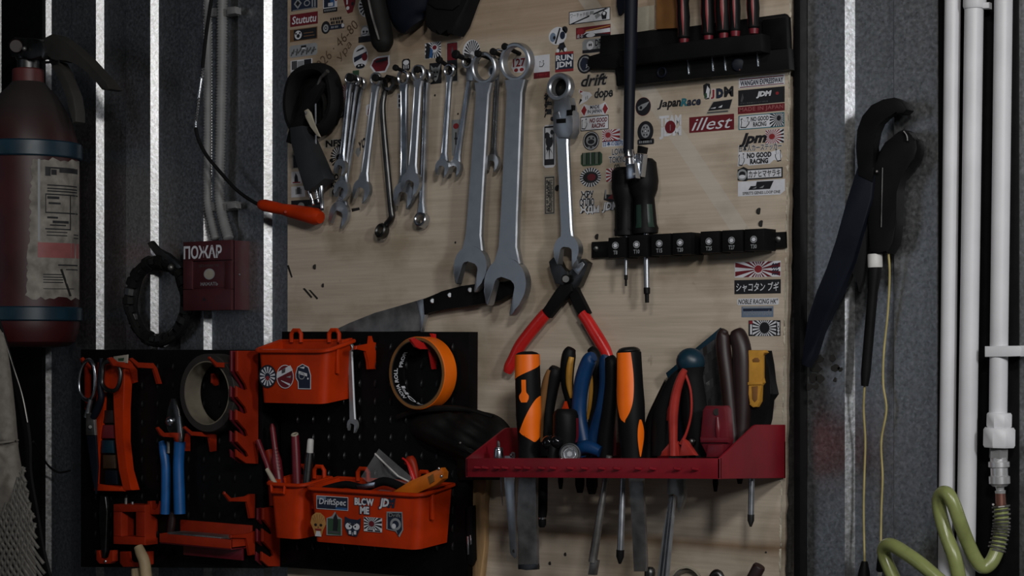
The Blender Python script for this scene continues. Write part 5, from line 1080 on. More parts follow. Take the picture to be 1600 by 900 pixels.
# ================================================================ orange tape roll
th = thing('tape_roll', 'roll of bright orange tape with white lettering inside', 'tape', U(651, 583, 40))
c = U(651, 583, 60); Ro, Ri = 57, 50.5
part('tape', ring(c+Vector((0, .015, 0)), Vector((0, -1, 0)), [(Ro, -14), (Ro, 14), (Ro-.8, 14.6), (Ri+1.6, 14.6), (Ri+1.6, -14)], 64), 'bright', th)
part('tape_edge', washer(c+Vector((0, -.0003, 0)), Ro-.8, Ri+1.2, 1.0, .2, 64), 'kraft', th)
part('core', ring(c+Vector((0, .015, 0)), Vector((0, -1, 0)), [(Ri+1.5, -14), (Ri+1.5, 15.2), (Ri, 15.2), (Ri, -14)], 64), 'tapeside', th)
part('core_lining', tube([c+Vector((0, .0285, 0)), c+Vector((0, .001, 0))], Ri-.15, 64, None, False), 'panelblack', th)
def inner_text(s, a0, a1, y0, y1):
    bm = bmesh.new(); vv, ff = glyphs(s, bold=.03)
    vs_ = []
    for u, v in vv:
        a = R(a0+(a1-a0)*u); vs_.append(bm.verts.new(c+Vector((math.cos(a), 0, math.sin(a)))*(Ri-.5)/1000+Vector((0, y0+(y1-y0)*v, 0))))
    for f in ff:
        try: bm.faces.new([vs_[q] for q in f])
        except ValueError: pass
    part('lettering', bm, 'p_white', th)
inner_text('NOVA ROLL', 232, 172, .013, .004); inner_text('PROFI', 170, 140, .024, .015); inner_text('PROFI', 280, 205, .025, .016)
# ================================================================ dark tape roll
DOFF = 60
th = thing('tape_roll', 'roll of dull dark tape with a paler core on the left louvre panel', 'tape', U(325, 613, 10))
c = U(323, 614, 34); Ro, Ri = 66, 52
part('tape', ring(c+Vector((0, .018, 0)), Vector((0, -1, 0)), [(Ro, -17), (Ro, 17), (Ro-.8, 18), (Ri+2, 18), (Ri+2, -17)], 64), 'tapeside', th)
mat('core', (.15, .13, .095), .8); part('core', ring(c+Vector((0, .018, 0)), Vector((0, -1, 0)), [(Ri+2, -17), (Ri+2, 18.6), (Ri, 18.6), (Ri, -17)], 64), 'core', th)
DOFF = 0
# ================================================================ black cloth bundle
th = thing('tool_pouch', 'lumpy black leather pouch hung at the right edge of the louvre panel', 'pouch', U(720, 760, 40))
def lump(rows, d0, seed, n=22):   # rows: (y, xleft, xright, bulge)
    bm = bmesh.new(); rr = random.Random(seed); g = []
    q = sm(rows, 4)
    for y, xl, xr, b in q:
        row = []
        for i in range(n+1):
            u = i/n; e = max(0, 1-(2*u-1)**2)**.5
            row.append(bm.verts.new(U(xl+(xr-xl)*u, y, d0+b*e+(4*math.sin(u*17+y*.12)+3*math.sin(u*31-y*.21))*e)))
        g.append(row)
    for a, b in zip(g, g[1:]):
        for i in range(n): bm.faces.new((a[i], a[i+1], b[i+1], b[i]))
    return bm
part('body', lump([(640, 690, 735, 6), (647, 655, 772, 26), (662, 640, 793, 38), (685, 650, 803, 44), (715, 706, 806, 40), (735, 712, 795, 30), (750, 716, 780, 12)], 26, 4), 'leather', th, sharp=80)
part('strap', ptube([(622, 652, 30, 5), (650, 642, 44, 5), (690, 638, 52, 5), (730, 640, 48, 4), (770, 652, 40, 4)], 5, 8), 'leather', th)
part('snap', ball(U(719, 692, 74), 2, 8), 'worn', th)
DOFF = 60
# ================================================================ left panel: scissors, case, pliers, holders
th = thing('scissors', 'scissors with two dark handle rings hanging closed at the left edge of the louvre panel', 'scissors', U(145, 660, 20))
part('handle_ring', ptube([(129, 572, 26, 3.6), (124, 590, 26, 3.6), (124, 608, 26, 3.6), (130, 621, 26, 3.8), (140, 625, 26, 4), (147, 615, 26, 4), (149, 595, 26, 4), (147, 572, 26, 3.8), (138, 562, 26, 3.6)], 5, 10, closed=True), 'chrome', th)
part('handle_ring', ptube([(163, 568, 34, 4), (160, 585, 34, 4.2), (160, 600, 34, 4.2), (168, 609, 34, 4.2), (180, 610, 34, 4), (187, 598, 34, 3.8), (188, 578, 34, 3.6), (178, 566, 34, 3.6)], 5, 10, closed=True), 'darksteel', th)
part('handle_arm', ptube([(142, 624, 26, 4.5), (139, 638, 26, 5), (136, 652, 26, 6)], 4, 10), 'satin', th)
part('handle_arm', ptube([(158, 560, 34, 4), (156, 600, 34, 5), (158, 622, 34, 6.5), (152, 640, 32, 7), (146, 652, 30, 6)], 5, 12), 'navy', th)
part('pivot_plate', pl([(134, 646), (146, 645), (148, 680), (134, 680)], 32, 6, .001), 'worn', th)
part('screw', lathe(U(141, 667, 32), U(141, 667, 35), [(0, 4), (1, 3)], 12), 'darksteel', th)
part('blade', pl([(135, 680), (149, 680), (152, 730), (149, 772), (143, 740)], 30, 4, .0008), 'navy', th)
mat('casedim', (.05, .025, .012), .5)
th = thing('fuse_case', 'tall orange case with small coloured compartments behind the scissors', 'case', U(178, 767, 10))
part('frame', pl([(152, 566), (196, 563), (192, 640), (192, 690), (197, 735), (206, 766), (192, 767), (186, 735), (181, 690), (178, 640), (178, 606), (162, 604), (160, 650), (152, 700), (150, 757), (190, 760), (194, 768), (146, 767), (147, 700), (150, 640)], 22, 18, .002), 'orange', th)
part('back', pl([(152, 600), (180, 600), (183, 700), (192, 762), (148, 762)], 14, 6, .001), 'panelblack', th)
for i, (y0, y1, m_) in enumerate(((641, 661, 'brown'), (664, 685, 'p_maroon'), (688, 708, 'bluestrap'), (711, 732, 'casedim'), (735, 757, 'navy'))):
    s = max(0, (y0-690)*.12); part('compartment', pl([(158+s, y0), (176+s, y0), (177+s, y1), (158+s, y1)], 18, 6, .001), m_, th)
part('yellow_tag', pl([(177, 557), (199, 554), (198, 567), (178, 568)], 26, 3, .0005), 'p_beige', th)
part('tag_mark', pl([(184, 560), (194, 559), (193, 564), (185, 564)], 26.3, .6, 0), 'p_green', th)
part('spacer', tube([U(161, 611, 18), U(180, 609, 18)], 3, 8), 'cardboard', th)
th = thing('blue_handled_pliers', 'small pliers with two straight sky blue grips on the left louvre panel', 'pliers', U(270, 803, 20))
part('grip', ptube([(252, 690, 18, 5), (256, 705, 18, 8), (259, 730, 18, 8.2), (259, 770, 18, 8.2), (258, 803, 18, 8.5)], 5, 14), 'skyblue', th)
part('grip', ptube([(281, 690, 18, 10), (280, 705, 18, 9.5), (279, 730, 18, 9.5), (280, 770, 18, 10), (281, 803, 18, 10)], 5, 14), 'skyblue', th)
part('jaw', pl([(266, 622), (273, 622), (279, 640), (281, 655), (284, 670), (281, 690), (272, 690), (262, 672), (257, 660), (262, 640)], 22, 10, .003), 'darksteel', th)
part('pivot', ball(U(267, 658, 22), 9, 14), 'chrome', th)
part('spring', tube([U(263, 690, 20), U(263, 708, 20)], 3, 8), 'worn', th)
part('cutter_edge', pl([(277, 650), (281, 650), (284, 690), (277, 692)], 24, 3, .0006), 'satin', th)
# holders along the foot
def u_holder(label, x0, x1, y0, y1, d=6, xw=5):
    th = thing('u_holder', label, 'holder', U((x0+x1)/2, y1, -6), 'orange holders on the left louvre panel')
    part('fork', pl([(x0, y0), (x0+xw, y0), (x0+xw+1, y1-10), (x0+xw+5, y1-6), (x1-xw-5, y1-6), (x1-xw-1, y1-10), (x1-xw, y0), (x1, y0), (x1, y1-4), (x1-5, y1), (x0+5, y1), (x0, y1-6)], d+6, 12, .0015), 'hookred', th); return th
u_holder('orange fork beside the ends of the blue grips', 230, 253, 783, 804); u_holder('orange fork holding the slim grey file', 150, 176, 860, 881); u_holder('orange fork behind the pale wooden handle', 187, 232, 862, 886, 4, 10)
th = thing('grey_file', 'slim dull grey file standing in an orange fork at the lower left', 'file', U(160, 870, 10)); part('blade', pl([(156, 774), (165, 776), (167, 800), (165, 862), (162, 872), (158, 872), (154, 800)], 10, 6, .0015), 'darkfile' if 'darkfile' in MATS else 'darksteel', th); part('tip', ball(U(165, 877, 12), 3.2, 10), 'brightmetal', th)
th = thing('square_holder', 'orange square block with a square opening on the left louvre panel', 'holder', U(200, 853, -6))
for q in ([(177, 788), (226, 789), (226, 800), (177, 800)], [(177, 838), (226, 839), (226, 852), (177, 850)], [(177, 800), (189, 800), (189, 838), (177, 838)], [(212, 800), (226, 800), (226, 839), (212, 838)]): part('side', pl(q, 24, 30, .0015), 'hookred', th)
part('bit', lathe(U(197, 778, 10), U(196, 824, 10), [(0, 3), (1, 3)], 10), 'worn', th); part('bit', lathe(U(207, 784, 8), U(207, 800, 8), [(0, 2.5), (1, 2.5)], 10), 'satin', th)
th = thing('orange_shelf', 'shallow orange shelf tray at the foot of the left louvre panel', 'shelf', U(315, 865, -6))
X0, X1 = U(251, 836, 44).x, U(362, 840, 44).x; z1, z0 = U(305, 838, 44).z, U(305, 852, 44).z; zb = U(340, 820, -5).z; DY = -DOFF/1000
part('front', box((X0, DY+(-.047), z0), (X1, DY+(-.043), z1), .001), 'hookred', th); part('floor_plate', box((X0, DY+(-.045), z0-.002), (X1, DY+(.005), z0+.002), .0005), 'darkred', th)
part('back', box((X0, DY+(.001), z0), (X1, DY+(.005), zb+.004), .0005), 'hookred', th); part('side', box((X1-.003, DY+(-.045), z0), (X1, DY+(.005), z1+.006), .0005), 'hookred', th); part('side', box((X0, DY+(-.045), z0), (X0+.003, DY+(.005), z1), .0005), 'hookred', th)
part('under_lip', box((X0+.03, DY+(-.02), z0-.022), (X1, DY+(-.016), z0-.001), .001), 'darkred', th)
t = tag(part('refill_pack', box((X0+.012, DY+(-.040), z0+.002), (X1-.03, DY+(-.002), z1+.002), .001), 'worn'), 'bundle of dull steel blades lying in the orange shelf', 'blade')
tag(part('maroon_screwdriver', lathe(U(270, 800, 14), U(266, 838, 12), [(0, 5), (.4, 7), (1, 6)], 12), 'maroonplastic' if 'maroonplastic' in MATS else 'brown'), 'dim maroon stub between the blue grips and the orange shelf', 'handle')
th = thing('wooden_stick', 'pale curved wooden handle sticking up at the bottom edge of the left panel', 'handle', U(225, 900, 30)); part('stem', ptube([(216, 854, 34, 8), (220, 864, 34, 9.5), (226, 880, 34, 10), (230, 915, 34, 10)], 5, 14), 'tan', th); part('lower_stem', ptube([(212, 888, 26, 8), (213, 900, 26, 9), (214, 920, 26, 9)], 4, 12), 'tan', th)
DOFF = 0
# ================================================================ fire call point
th = thing('fire_call_point', 'dark red fire alarm box with white Cyrillic lettering on the metal wall', 'alarm box', U(335, 486, -20))
d1 = 24
XA, XB = U(286, 430, d1).x, U(361, 430, d1).x; za, zb = U(323, 377, d1).z, U(323, 484.5, d1).z
part('housing', box((XA, -d1/1000+.004, zb), (XB, .020, za), .002), 'callred', th)
def fr(x0, x1, y0, y1, d, t, name, m='callred', b=.001): return part(name, rect(x0, x1, y0, y1, d, t, b), m, th)
fr(286, 361, 376.5, 407, d1, 8, 'upper_cover'); fr(286, 361, 452, 485, d1, 8, 'lower_cover'); fr(286, 300, 407, 452, d1, 8, 'side_cover'); fr(351, 361, 407, 452, d1, 8, 'side_cover')
w_ = fr(300, 351, 410, 450, d1-3, 3, 'button_plate', 'callred', .0006)
sticker(311, 343, 412, 448, None, [(('disc', .5, .55, .27, .24), 'grey'), (('disc', .5, .55, .22, .2), 'beige'), T('БЕЗ НАЖАТИЯ', .02, .86, .98, .97, 'dim'), T('НАЖАТЬ', .08, .05, .92, .2, 'grey', bold=.02)], parent=w_, d=d1-2.9, name='print')
sticker(287, 346.5, 383, 404.5, None, [T('ПОЖАР', .0, .02, 1, .98, 'white', bold=.03)], parent=th, d=d1+.2, name='lettering')
sticker(316, 322, 464, 470, None, [(('poly', [(0, 0), (1, 0), (.5, 1)]), 'ink')], parent=th, d=d1+.2, name='print')
part('side_screw', ball(Vector((XB, -.004, U(376, 429, 5).z)), 2, 8), 'satin', th)
# ================================================================ conduits
def conduit(label, pts, r):
    th = thing('corrugated_conduit', label, 'conduit', U(pts[-1][0], pts[-1][1], pts[-1][2]), 'grey corrugated conduits on the metal wall')
    q = sm([p+(0,) for p in pts], 24 if len(pts) > 2 else 60); P = [U(a, b, c) for a, b, c, _ in q]
    L_ = [0]
    for a, b in zip(P, P[1:]): L_.append(L_[-1]+(b-a).length)
    n = int(L_[-1]/.0026); P2 = []; k = 0
    for i in range(n+1):
        s = L_[-1]*i/n
        while k < len(L_)-2 and L_[k+1] < s: k += 1
        P2.append(P[k].lerp(P[k+1], (s-L_[k])/max(1e-9, L_[k+1]-L_[k])))
    part('hose_wall', tube(P2, [r if i % 2 else r*.74 for i in range(n+1)], 12), 'conduit', th, sharp=180)
    return th
conduit('thinner left corrugated conduit rising from the fire alarm box', [(325, -430, -11), (325, -200, -11), (325, 60, -11), (324.5, 180, -11), (324, 290, -11), (325, 320, -9), (331, 350, -4), (337, 374, 0)], 8.6)
conduit('thicker right corrugated conduit rising from the fire alarm box', [(349, -430, -9), (348, -200, -9), (347, 60, -9), (345, 180, -9), (342.5, 290, -9), (344, 320, -8), (350, 350, -3), (357, 374, 2)], 10.4)
for y, lb in ((19, 'grey plastic clip holding the conduits near the top edge'), (323, 'grey plastic clip holding the conduits above the fire alarm box')):
    t = thing('conduit_clip', lb, 'clip', U(340, y, -20), 'conduit clips')
    part('saddle', pl([(316, y-6), (366, y-9), (366, y+4), (355, y+6), (316, y+8)], -2 if 0 else -8, 11, .002), 'conduit', t); part('ear', pl([(353, y-8), (367, y-8), (368, y+2), (354, y+4)], 4, 14, .003), 'conduit', t)
# ================================================================ coil of dark cable
th = thing('cable_coil', 'coil of dirty dark cable wrapped in tape hanging on a clip beside the alarm box', 'cable coil', U(246, 540, -18))
for k in range(4):
    rr = random.Random(k); pts = []
    for i in range(14):
        a = 2*math.pi*i/14; pts.append((248+rr.uniform(-4, 4)+(40+k*2.2)*math.cos(a), 470+rr.uniform(-4, 4)-(56+k*3)*math.sin(a), -6+k*3+rr.uniform(-4, 4), 6.5))
    part('loop', ptube(pts, 4, 8, closed=True, transport=True), 'leather' if k % 2 else 'rubber', th)
for i in range(26):
    a = 2*math.pi*i/26; c0 = U(248+45*math.cos(a), 470-62*math.sin(a), 0); e = Vector((math.cos(a), 0, math.sin(a))); tg = Vector((-e.z, 0, e.x))
    part('tape_wrap', tube([c0-tg*.006, c0+tg*.006], random.uniform(10, 14), 9), random.choice(['rubber', 'leather', 'wrapgrey']) if 'wrapgrey' in MATS else random.choice(['rubber', 'leather', 'darksteel']), th)
part('clip_tail', pl([(229, 380), (236, 376), (246, 388), (262, 396), (278, 410), (283, 418), (277, 421), (262, 409), (246, 404), (238, 392)], 8, 8, .002), 'darksteel', th)
part('clip_jaw', ball(U(267, 418, 12), 6, 10), 'worn', th)
# ================================================================ fire extinguisher
AX = 44; DE = 84
s_ = M(AX, DE)*1000; E = lambda y: U(AX, y, DE)
th = thing('fire_extinguisher', 'dusty dark red fire extinguisher with torn paper label hung at the left', 'extinguisher', E(543))
yb, yt = 543, 86
def lz(rows, m, name, n=40): return part(name, lathe(E(rows[0][0]), E(rows[-1][0]), [((y-rows[0][0])/(rows[-1][0]-rows[0][0]), r*s_) for y, r in rows], n), m, th, sharp=30)
lz([(543, 40), (541, 62), (534, 72), (520, 77), (508, 79), (500, 79), (300, 79), (250, 78.5), (225, 77), (200, 70), (180, 62), (163, 53), (148, 43), (136, 31), (129, 25)], 'extred', 'tank')
mat('extdark', (.10, .018, .018), .5); lz([(130, 24.5), (110, 24.5), (108, 22)], 'extdark', 'neck_ring')
lz([(109, 17), (95, 17), (93, 19), (84, 19)], 'darksteel', 'valve_stem', 24)
part('valve_body', pl([(10, 66), (20, 58), (50, 59), (66, 66), (70, 82), (66, 92), (48, 88), (36, 92), (16, 88)], DE+22, 42, .005), 'darksteel', th)
part('gauge', lathe(U(25, 72, DE+22), U(25, 72, DE+32), [(0, 13), (.8, 13), (1, 11)], 20), 'brown', th); part('gauge_glass', ball(U(38, 76, DE+28), 4.5, 10), 'worn', th)
mat('leverblack', (.030, .028, .025), .6)
part('upper_lever', pl([(66, 66), (70, 58), (80, 53), (88, 56), (100, 64), (112, 74), (128, 88), (150, 112), (166, 130), (173, 139), (167, 141), (158, 140), (146, 124), (128, 106), (116, 96), (104, 92), (92, 96), (80, 93), (68, 84)], DE+16, 28, .003), 'leverblack', th)
part('lower_lever', pl([(74, 92), (90, 97), (99, 112), (106, 130), (114, 150), (118, 175), (118, 190), (112, 193), (108, 172), (103, 152), (95, 130), (86, 112)], DE+12, 22, .003), 'leverblack', th)
part('lever_pin', tube([U(66, 98, DE+20), U(92, 96, DE+20)], 2.4, 8), 'darksteel', th)
for y0, y1 in ((225, 250), (480, 502)):
    part('bracket_band', lathe(E(y0), E(y1), [(0, 81*s_), (.08, 83*s_), (.92, 83*s_), (1, 81*s_)], 48), 'bluestrap', th)
# torn label on the tank
def cyl(px, y, off=.6):
    a = R(ang(px, AX, 79)); r = (79*s_+off)/1000; e = E(y); return Vector((e.x+r*math.sin(a), e.y-r*math.cos(a), e.z))
bm = bmesh.new(); rr = random.Random(5); rows = []
for j in range(46):
    y = 252+j*4.75; xl = 50-9*(j/45)+rr.uniform(-2.2, 2.2); ra = []
    for i in range(13): ra.append(bm.verts.new(cyl(xl+(121-xl)*(i/12)**1.0, y+(rr.uniform(-3, 3) if j in (0, 45) else 0)+2.5*(1-(i/12-.3)**2))))
    rows.append(ra)
for a, b in zip(rows, rows[1:]):
    for i in range(12): bm.faces.new((a[i], a[i+1], b[i+1], b[i]))
lab = part('paper_label', bm, 'label', th)
def on_tank(x0, x1, y0, y1, col, off=.9):
    b = bmesh.new(); n = 8; g = [[b.verts.new(cyl(x0+(x1-x0)*i/n, y+2.5*(1-((x0+(x1-x0)*i/n-50)/71-.3)**2), off)) for i in range(n+1)] for y in (y0, y1)]
    for i in range(n): b.faces.new((g[0][i], g[0][i+1], g[1][i+1], g[1][i]))
    return b
prn = [(69, 118, 264, 266.5), (69, 77, 266, 278), (78, 86, 268, 276), (90, 118, 265, 272), (72, 117, 291, 293), (72, 117, 296, 298), (72, 117, 300, 302), (69, 118, 305, 307), (69, 70.5, 305, 333), (106, 107.5, 305, 360), (72, 90, 309, 313), (74, 92, 318, 321), (69, 118, 333, 335), (72, 88, 340, 343), (80, 104, 346, 350), (76, 100, 352, 354), (69, 107, 358, 360), (71, 102, 363, 364.5), (71, 102, 368, 369.5), (112, 119, 366, 367.5), (112, 119, 371, 372.5), (88, 118, 413, 415), (100, 118, 420, 421.5), (66, 94, 428, 429.5), (66, 96, 432, 433.5), (66, 96, 436, 437.5), (66, 96, 440, 441.5), (66, 112, 450, 451)]
b = bmesh.new()
for x0, x1, y0, y1 in prn:
    q = on_tank(x0, x1, y0, y1, None); me = bpy.data.meshes.new('t'); q.to_mesh(me); q.free(); b.from_mesh(me); bpy.data.meshes.remove(me)
part('print', b, 'p_ink', lab, kind='stuff'); part('print', on_tank(58, 120, 380, 403, None), 'p_pink', lab); part('print', on_tank(58, 61.5, 253, 378, None, .8), 'p_grey', lab)
b = bmesh.new(); prism([cyl(91, 423, 1.2), cyl(94, 422, 1.2), cyl(108, 463, 1.2), cyl(105, 464, 1.2)], .0004, 0, 1, b); part('tear', b, 'soil', lab)
# ================================================================ bag with net pocket at the lower left
th = thing('canvas_bag', 'grey canvas bag with a knitted net pocket at the lower left corner', 'bag', U(-20, 960, 150))
part('body', lump([(505, -90, -6, 6), (530, -95, 8, 22), (580, -100, 17, 34), (640, -100, 24, 40), (686, -100, 28, 42), (692, -100, 29, 34), (700, -100, 29, 42), (730, -100, 34, 46), (780, -100, 44, 46), (840, -100, 52, 44), (910, -100, 58, 40)], 215, 9, 26), 'canvas', th, sharp=80)
bm = bmesh.new()
def netp(u, v): y = 722+v*190; xr = 36+v*38; xl = -40; lim = 782-60*u; return U(xl+(xr-xl)*u, max(y, y), 268+14*math.sin(u*2.6))
for k in range(-24, 26, 2):
    for dr in (1, -1):
        pts = []
        for j in range(25):
            v = j/24; u = k/24+dr*v*.9+(.0 if dr > 0 else .45)
            if 0.25 <= u <= 1.0 and v > .62*(1-u)*1.2: pts.append(netp(u, v)+Vector((0, random.uniform(-.001, .001), 0)))
        if len(pts) > 1: tube(pts, 2.9, 6, bm)
part('net_pocket', bm, 'net', th, kind='stuff')
part('hem_seam', ptube([(-60, 690, 260, 2), (-10, 692, 258, 2), (14, 690, 245, 2), (28, 688, 220, 2)], 5, 8), 'canvas', th)
t = thing('black_strap', 'black strap hanging down beside the canvas bag', 'strap', U(20, 900, 205))
part('webbing', ptube([(-4, 500, 205, 7), (8, 540, 205, 8), (22, 590, 203, 8.5), (36, 640, 199, 9), (44, 690, 195, 9), (46, 740, 191, 8), (56, 800, 185, 8), (66, 860, 185, 8), (80, 915, 185, 8)], 6, 8, flat=.5), 'rubber', t)
part('stitch_edge', ptube([(4, 520, 211, 1.3), (18, 565, 211, 1.3), (34, 615, 207, 1.3), (43, 660, 203, 1.3)], 6, 6), 'worn', t)
tag(part('thin_string', ptube([(52, 690, 150, 2), (62, 707, 90, 2), (76, 728, 20, 2), (92, 738, 0, 2), (110, 735, -12, 2)], 6, 8), 'rubber'), 'thin dark cord sagging from the strap to the louvre panel', 'cord')
# ================================================================ big pipe wrench on the right
th = thing('pipe_wrench', 'large black pipe wrench hanging on the metal wall at the right', 'wrench', U(1375, 300, 0))
part('hook_jaw', pl([(1340, 275), (1336, 232), (1338, 203), (1346, 181), (1360, 164), (1378, 155), (1396, 152), (1408, 158), (1417, 171), (1410, 178), (1400, 178), (1393, 176), (1382, 182), (1372, 192), (1366, 206), (1362, 228), (1366, 262), (1362, 285)], 20, 22, .003), 'wrenchblack' if 'wrenchblack' in MATS else 'black', th)
part('moving_jaw', pl([(1366, 262), (1372, 238), (1382, 222), (1396, 212), (1402, 206), (1410, 202), (1419, 206), (1422, 214), (1431, 218), (1433, 232), (1429, 248), (1418, 262), (1404, 278), (1401, 300), (1400, 345), (1396, 378), (1386, 396), (1372, 392), (1358, 398), (1354, 345), (1358, 300)], 14, 24, .003), 'black', th)
part('jaw_edge', ptube([(1412, 205, 18, 1.6), (1417, 212, 18, 1.6), (1418, 220, 18, 1.6)], 4, 8), 'darksteel', th)
part('handle', pl([(1338, 262), (1366, 268), (1362, 310), (1346, 362), (1332, 410), (1316, 448), (1298, 486), (1282, 520), (1272, 552), (1260, 574), (1251, 570), (1252, 545), (1262, 500), (1276, 456), (1292, 418), (1306, 376), (1322, 318)], 18, 16, .004), 'navy', th)
part('torn_rubber', pl([(1326, 372), (1346, 330), (1357, 345), (1353, 400), (1347, 440), (1341, 456), (1337, 432), (1331, 425), (1326, 440), (1320, 450), (1318, 420)], 8, 8, .001), 'rubber', th)
part('body_edge', tube([U(1379, 262, 15), U(1377, 355, 15)], 1.2, 8), 'darksteel', th)
part('rivet', ball(U(1370, 268, 20), 2.2, 8), 'worn', th)
th = thing('tester_probe', 'slim black probe with a silvery band hanging under the pipe wrench', 'probe', U(1366, 410, 4))
part('collar', lathe(U(1367, 388, 4), U(1367, 400, 4), [(0, 9), (1, 9.5)], 16), 'black', th)
part('band', lathe(U(1367, 397, 4), U(1367.5, 418, 4), [(0, 9.6), (.1, 10), (.9, 10), (1, 9.6)], 18), 'whiteplastic', th)
part('stem', lathe(U(1367, 417, 4), U(1351, 603, 4), [(0, 9), (.1, 8.6), (.2, 7), (.9, 6.6), (1, 5)], 14), 'black', th)
def wire(label, pts): return tag(part('yellow_wire', ptube([(x, y, d, 1.5) for x, y, d in pts], 8, 8), 'wire'), label, 'wire', 'yellow wires on the metal wall')
wire('left yellow wire running down from the probe tip', [(1351, 602, 4), (1349.5, 640, 0), (1352, 690, -6), (1350.5, 745, -8), (1349.5, 800, -8), (1351, 880, 0)])
wire('right yellow wire running down past the probe', [(1383, 366, 6), (1388, 395, 4), (1390, 430, 0), (1387, 490, -6), (1381, 550, -8), (1380, 600, -8), (1385, 640, -6), (1377, 690, -8), (1379, 745, -8), (1377, 800, -8), (1376, 872, 0)])
tag(part('yellow_wire', ptube([(1354, 338, 2, 1.5), (1352, 360, 0, 1.5), (1347, 400, -4, 1.5), (1344, 430, -6, 1.5)], 6, 8), 'wire'), 'short yellow wire end peeping out behind the pipe wrench', 'wire', 'yellow wires on the metal wall')
t = thing('wire_clip', 'wide black wire clip at the end of the left yellow wire', 'clip', U(1350, 890, 0)); part('boot', lathe(U(1351, 877, 0), U(1349, 915, 0), [(0, 4), (.1, 5), (.4, 7.5), (1, 10)], 14), 'black', t)
t = thing('wire_clip', 'narrow black wire clip at the end of the right yellow wire', 'clip', U(1375, 885, 0)); part('boot', lathe(U(1376, 868, 0), U(1374.5, 893, 0), [(0, 4.2), (.9, 4.8), (1, 4)], 14), 'black', t); part('pin', lathe(U(1374.5, 892, 0), U(1374, 915, 0), [(0, 3), (1, 3)], 10), 'whiteplastic', t)
# burnt splashes on the sheet
wall = bpy.data.objects['wall_back']
for i, (x, y, r) in enumerate(((1280, 560, 7), (1301, 558, 6.5), (1275, 576, 8), (1303, 575, 8), (1312, 577, 4), (1270, 590, 8), (1281, 592, 7), (1263, 604, 6), (1304, 594, 4), (1266, 628, 4), (1275, 604, 5))):
    rr = random.Random(i+20); pts = [U(x+r*rr.uniform(.5, 1.25)*math.cos(a*.7), y+r*rr.uniform(.5, 1.25)*math.sin(a*.7), -18.8) for a in range(9)]
    b = prism(pts, .0011, 0, 1); o = part('splash', b, 'soil', wall)
# ================================================================ white pipes
def pipe(name, label, a, b, r, d):
    t = thing(name, label, 'pipe', U(b[0], b[1], d), 'white pipes on the metal wall')
    part('tube', lathe(U(*a, d), U(*b, d), [(0, r), (1, r)], 28), 'whitepipe', t); return t
p1 = pipe('water_pipe', 'left of the two long white pipes', (1493.8, -430), (1473.5, 1260), 10.5, 0)
p2 = pipe('water_pipe', 'right of the two long white pipes, behind the green hose', (1528.5, -430), (1503.5, 1260), 12.2, 4)
part('elbow_collar', lathe(U(1523.5, -30, 4), U(1523, 14, 4), [(0, 13), (.1, 15), (.9, 15), (1, 13.5)], 26), 'whitepipe', p2)
part('clip_tab', pl([(1507, 4), (1545, 3), (1545, 13), (1507, 14)], 8, 10, .002), 'whitepipe', p2)
p3 = pipe('air_pipe', 'white pipe with a hexagonal nut, nearest the right edge', (1573.5, -430), (1559.5, 648), 11.6, 8)
for i, (y0, y1, r, n) in enumerate(((645, 668, 17, 8), (668, 699, 21.5, 8))): part('nut', lathe(U(1561.5, y0, 8), U(1561, y1, 8), [(0, r*.9), (.12, r), (.88, r), (1, r*.92)], n), 'whitepipe', p3)
part('adapter', lathe(U(1560.5, 698, 8), U(1560, 716, 8), [(0, 12.5), (1, 12.5)], 6), 'greyplastic' if 'greyplastic' in MATS else 'conduit', p3)
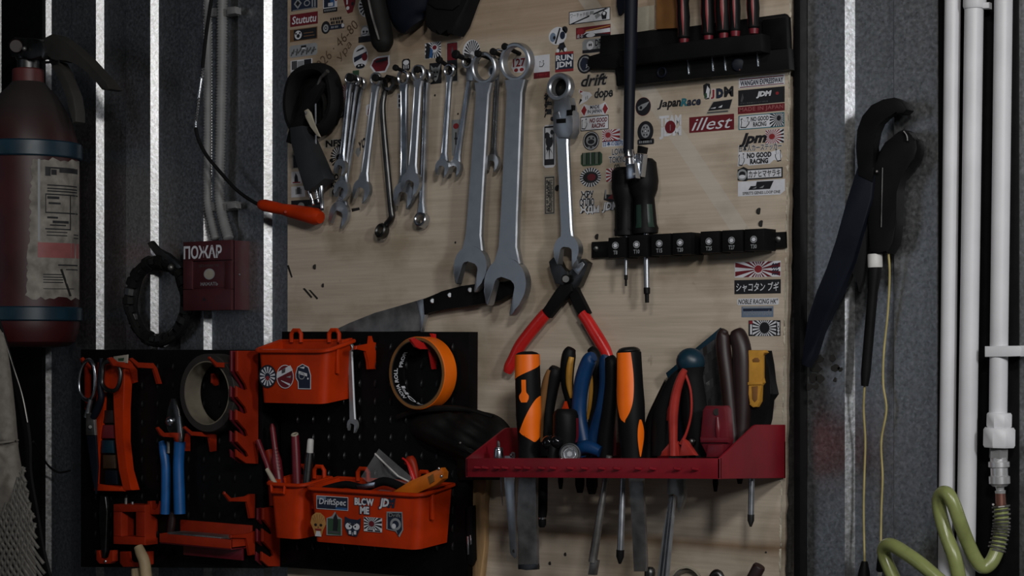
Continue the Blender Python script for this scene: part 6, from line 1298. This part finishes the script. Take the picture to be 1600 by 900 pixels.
t = thing('pipe_clip', 'white clip strapping the right-hand pipe to the wall', 'clip', U(1562, 548, -10)); part('band', pl([(1538, 541), (1594, 540), (1596, 545), (1594, 557), (1576, 557), (1538, 558)], 22, 24, .002), 'whitepipe', t); part('foot', pl([(1578, 541), (1597, 541), (1597, 557), (1580, 557)], 6, 26, .002), 'whitepipe', t)
structure('shadow_pipe', lathe(U(1658, -430, 8), U(1646, 1260, 8), [(0, 12), (1, 12)], 20), 'whitepipe')  # extra pipe out of view, added to throw its shadow beside the air pipe
# coupling and hose
t = thing('air_coupling', 'chrome quick coupling under the white hexagonal nut', 'coupling', U(1561, 716, 8))
part('sleeve', lathe(U(1560.5, 715, 8), U(1562, 760, 8), [(0, 11), (.12, 11), (.15, 13.5), (.32, 13.5), (.36, 11), (.62, 11), (.66, 13.5), (.9, 13.5), (.94, 11), (1, 9)], 24), 'nickel', t)
part('barb', lathe(U(1562, 759, 8), U(1563.5, 775, 8), [(0, 6), (.4, 5), (.5, 7), (1, 6)], 16), 'nickel', t)
part('ferrule', lathe(U(1563, 770, 8), U(1564, 796, 8), [(0, 6.5), (1, 7)], 16), 'copper', t)
hs_ = [(1564, 792, 8), (1565, 815, 9), (1563, 835, 11), (1558, 858, 15), (1549, 878, 22), (1537, 886, 28), (1526, 876, 34), (1513, 850, 42), (1500, 816, 60), (1490, 788, 66), (1481, 772, 66), (1472, 771, 60), (1467, 783, 54), (1470, 806, 52), (1479, 838, 54), (1491, 870, 58), (1500, 915, 54), (1492, 925, 62), (1470, 908, 66), (1440, 882, 64), (1412, 862, 58), (1394, 852, 50), (1384, 853, 42), (1381, 864, 36), (1388, 884, 36), (1402, 915, 40)]
th = thing('air_hose', 'pale green spiral air hose looping down from the chrome coupling', 'hose', U(1537, 886, 36))
part('hose_wall', ptube([(x, y, d, 9.2) for x, y, d in hs_], 7, 16, transport=True), 'hose', th)
q = sm([(1564, 788, 8, 0), (1565, 815, 9, 0), (1563, 835, 11, 0), (1557, 860, 15, 0)], 40); ax = [U(a, b, c) for a, b, c, _ in q]; fr_ = frames(ax, False, True); P = []
for i, (p, (u, v)) in enumerate(zip(ax, fr_)):
    a = i/len(ax)*2*math.pi*13; P.append(p+(u*math.cos(a)+v*math.sin(a))*.0105)
part('kink_spring', tube(P, 1.5, 6, transport=True), 'worn', th)
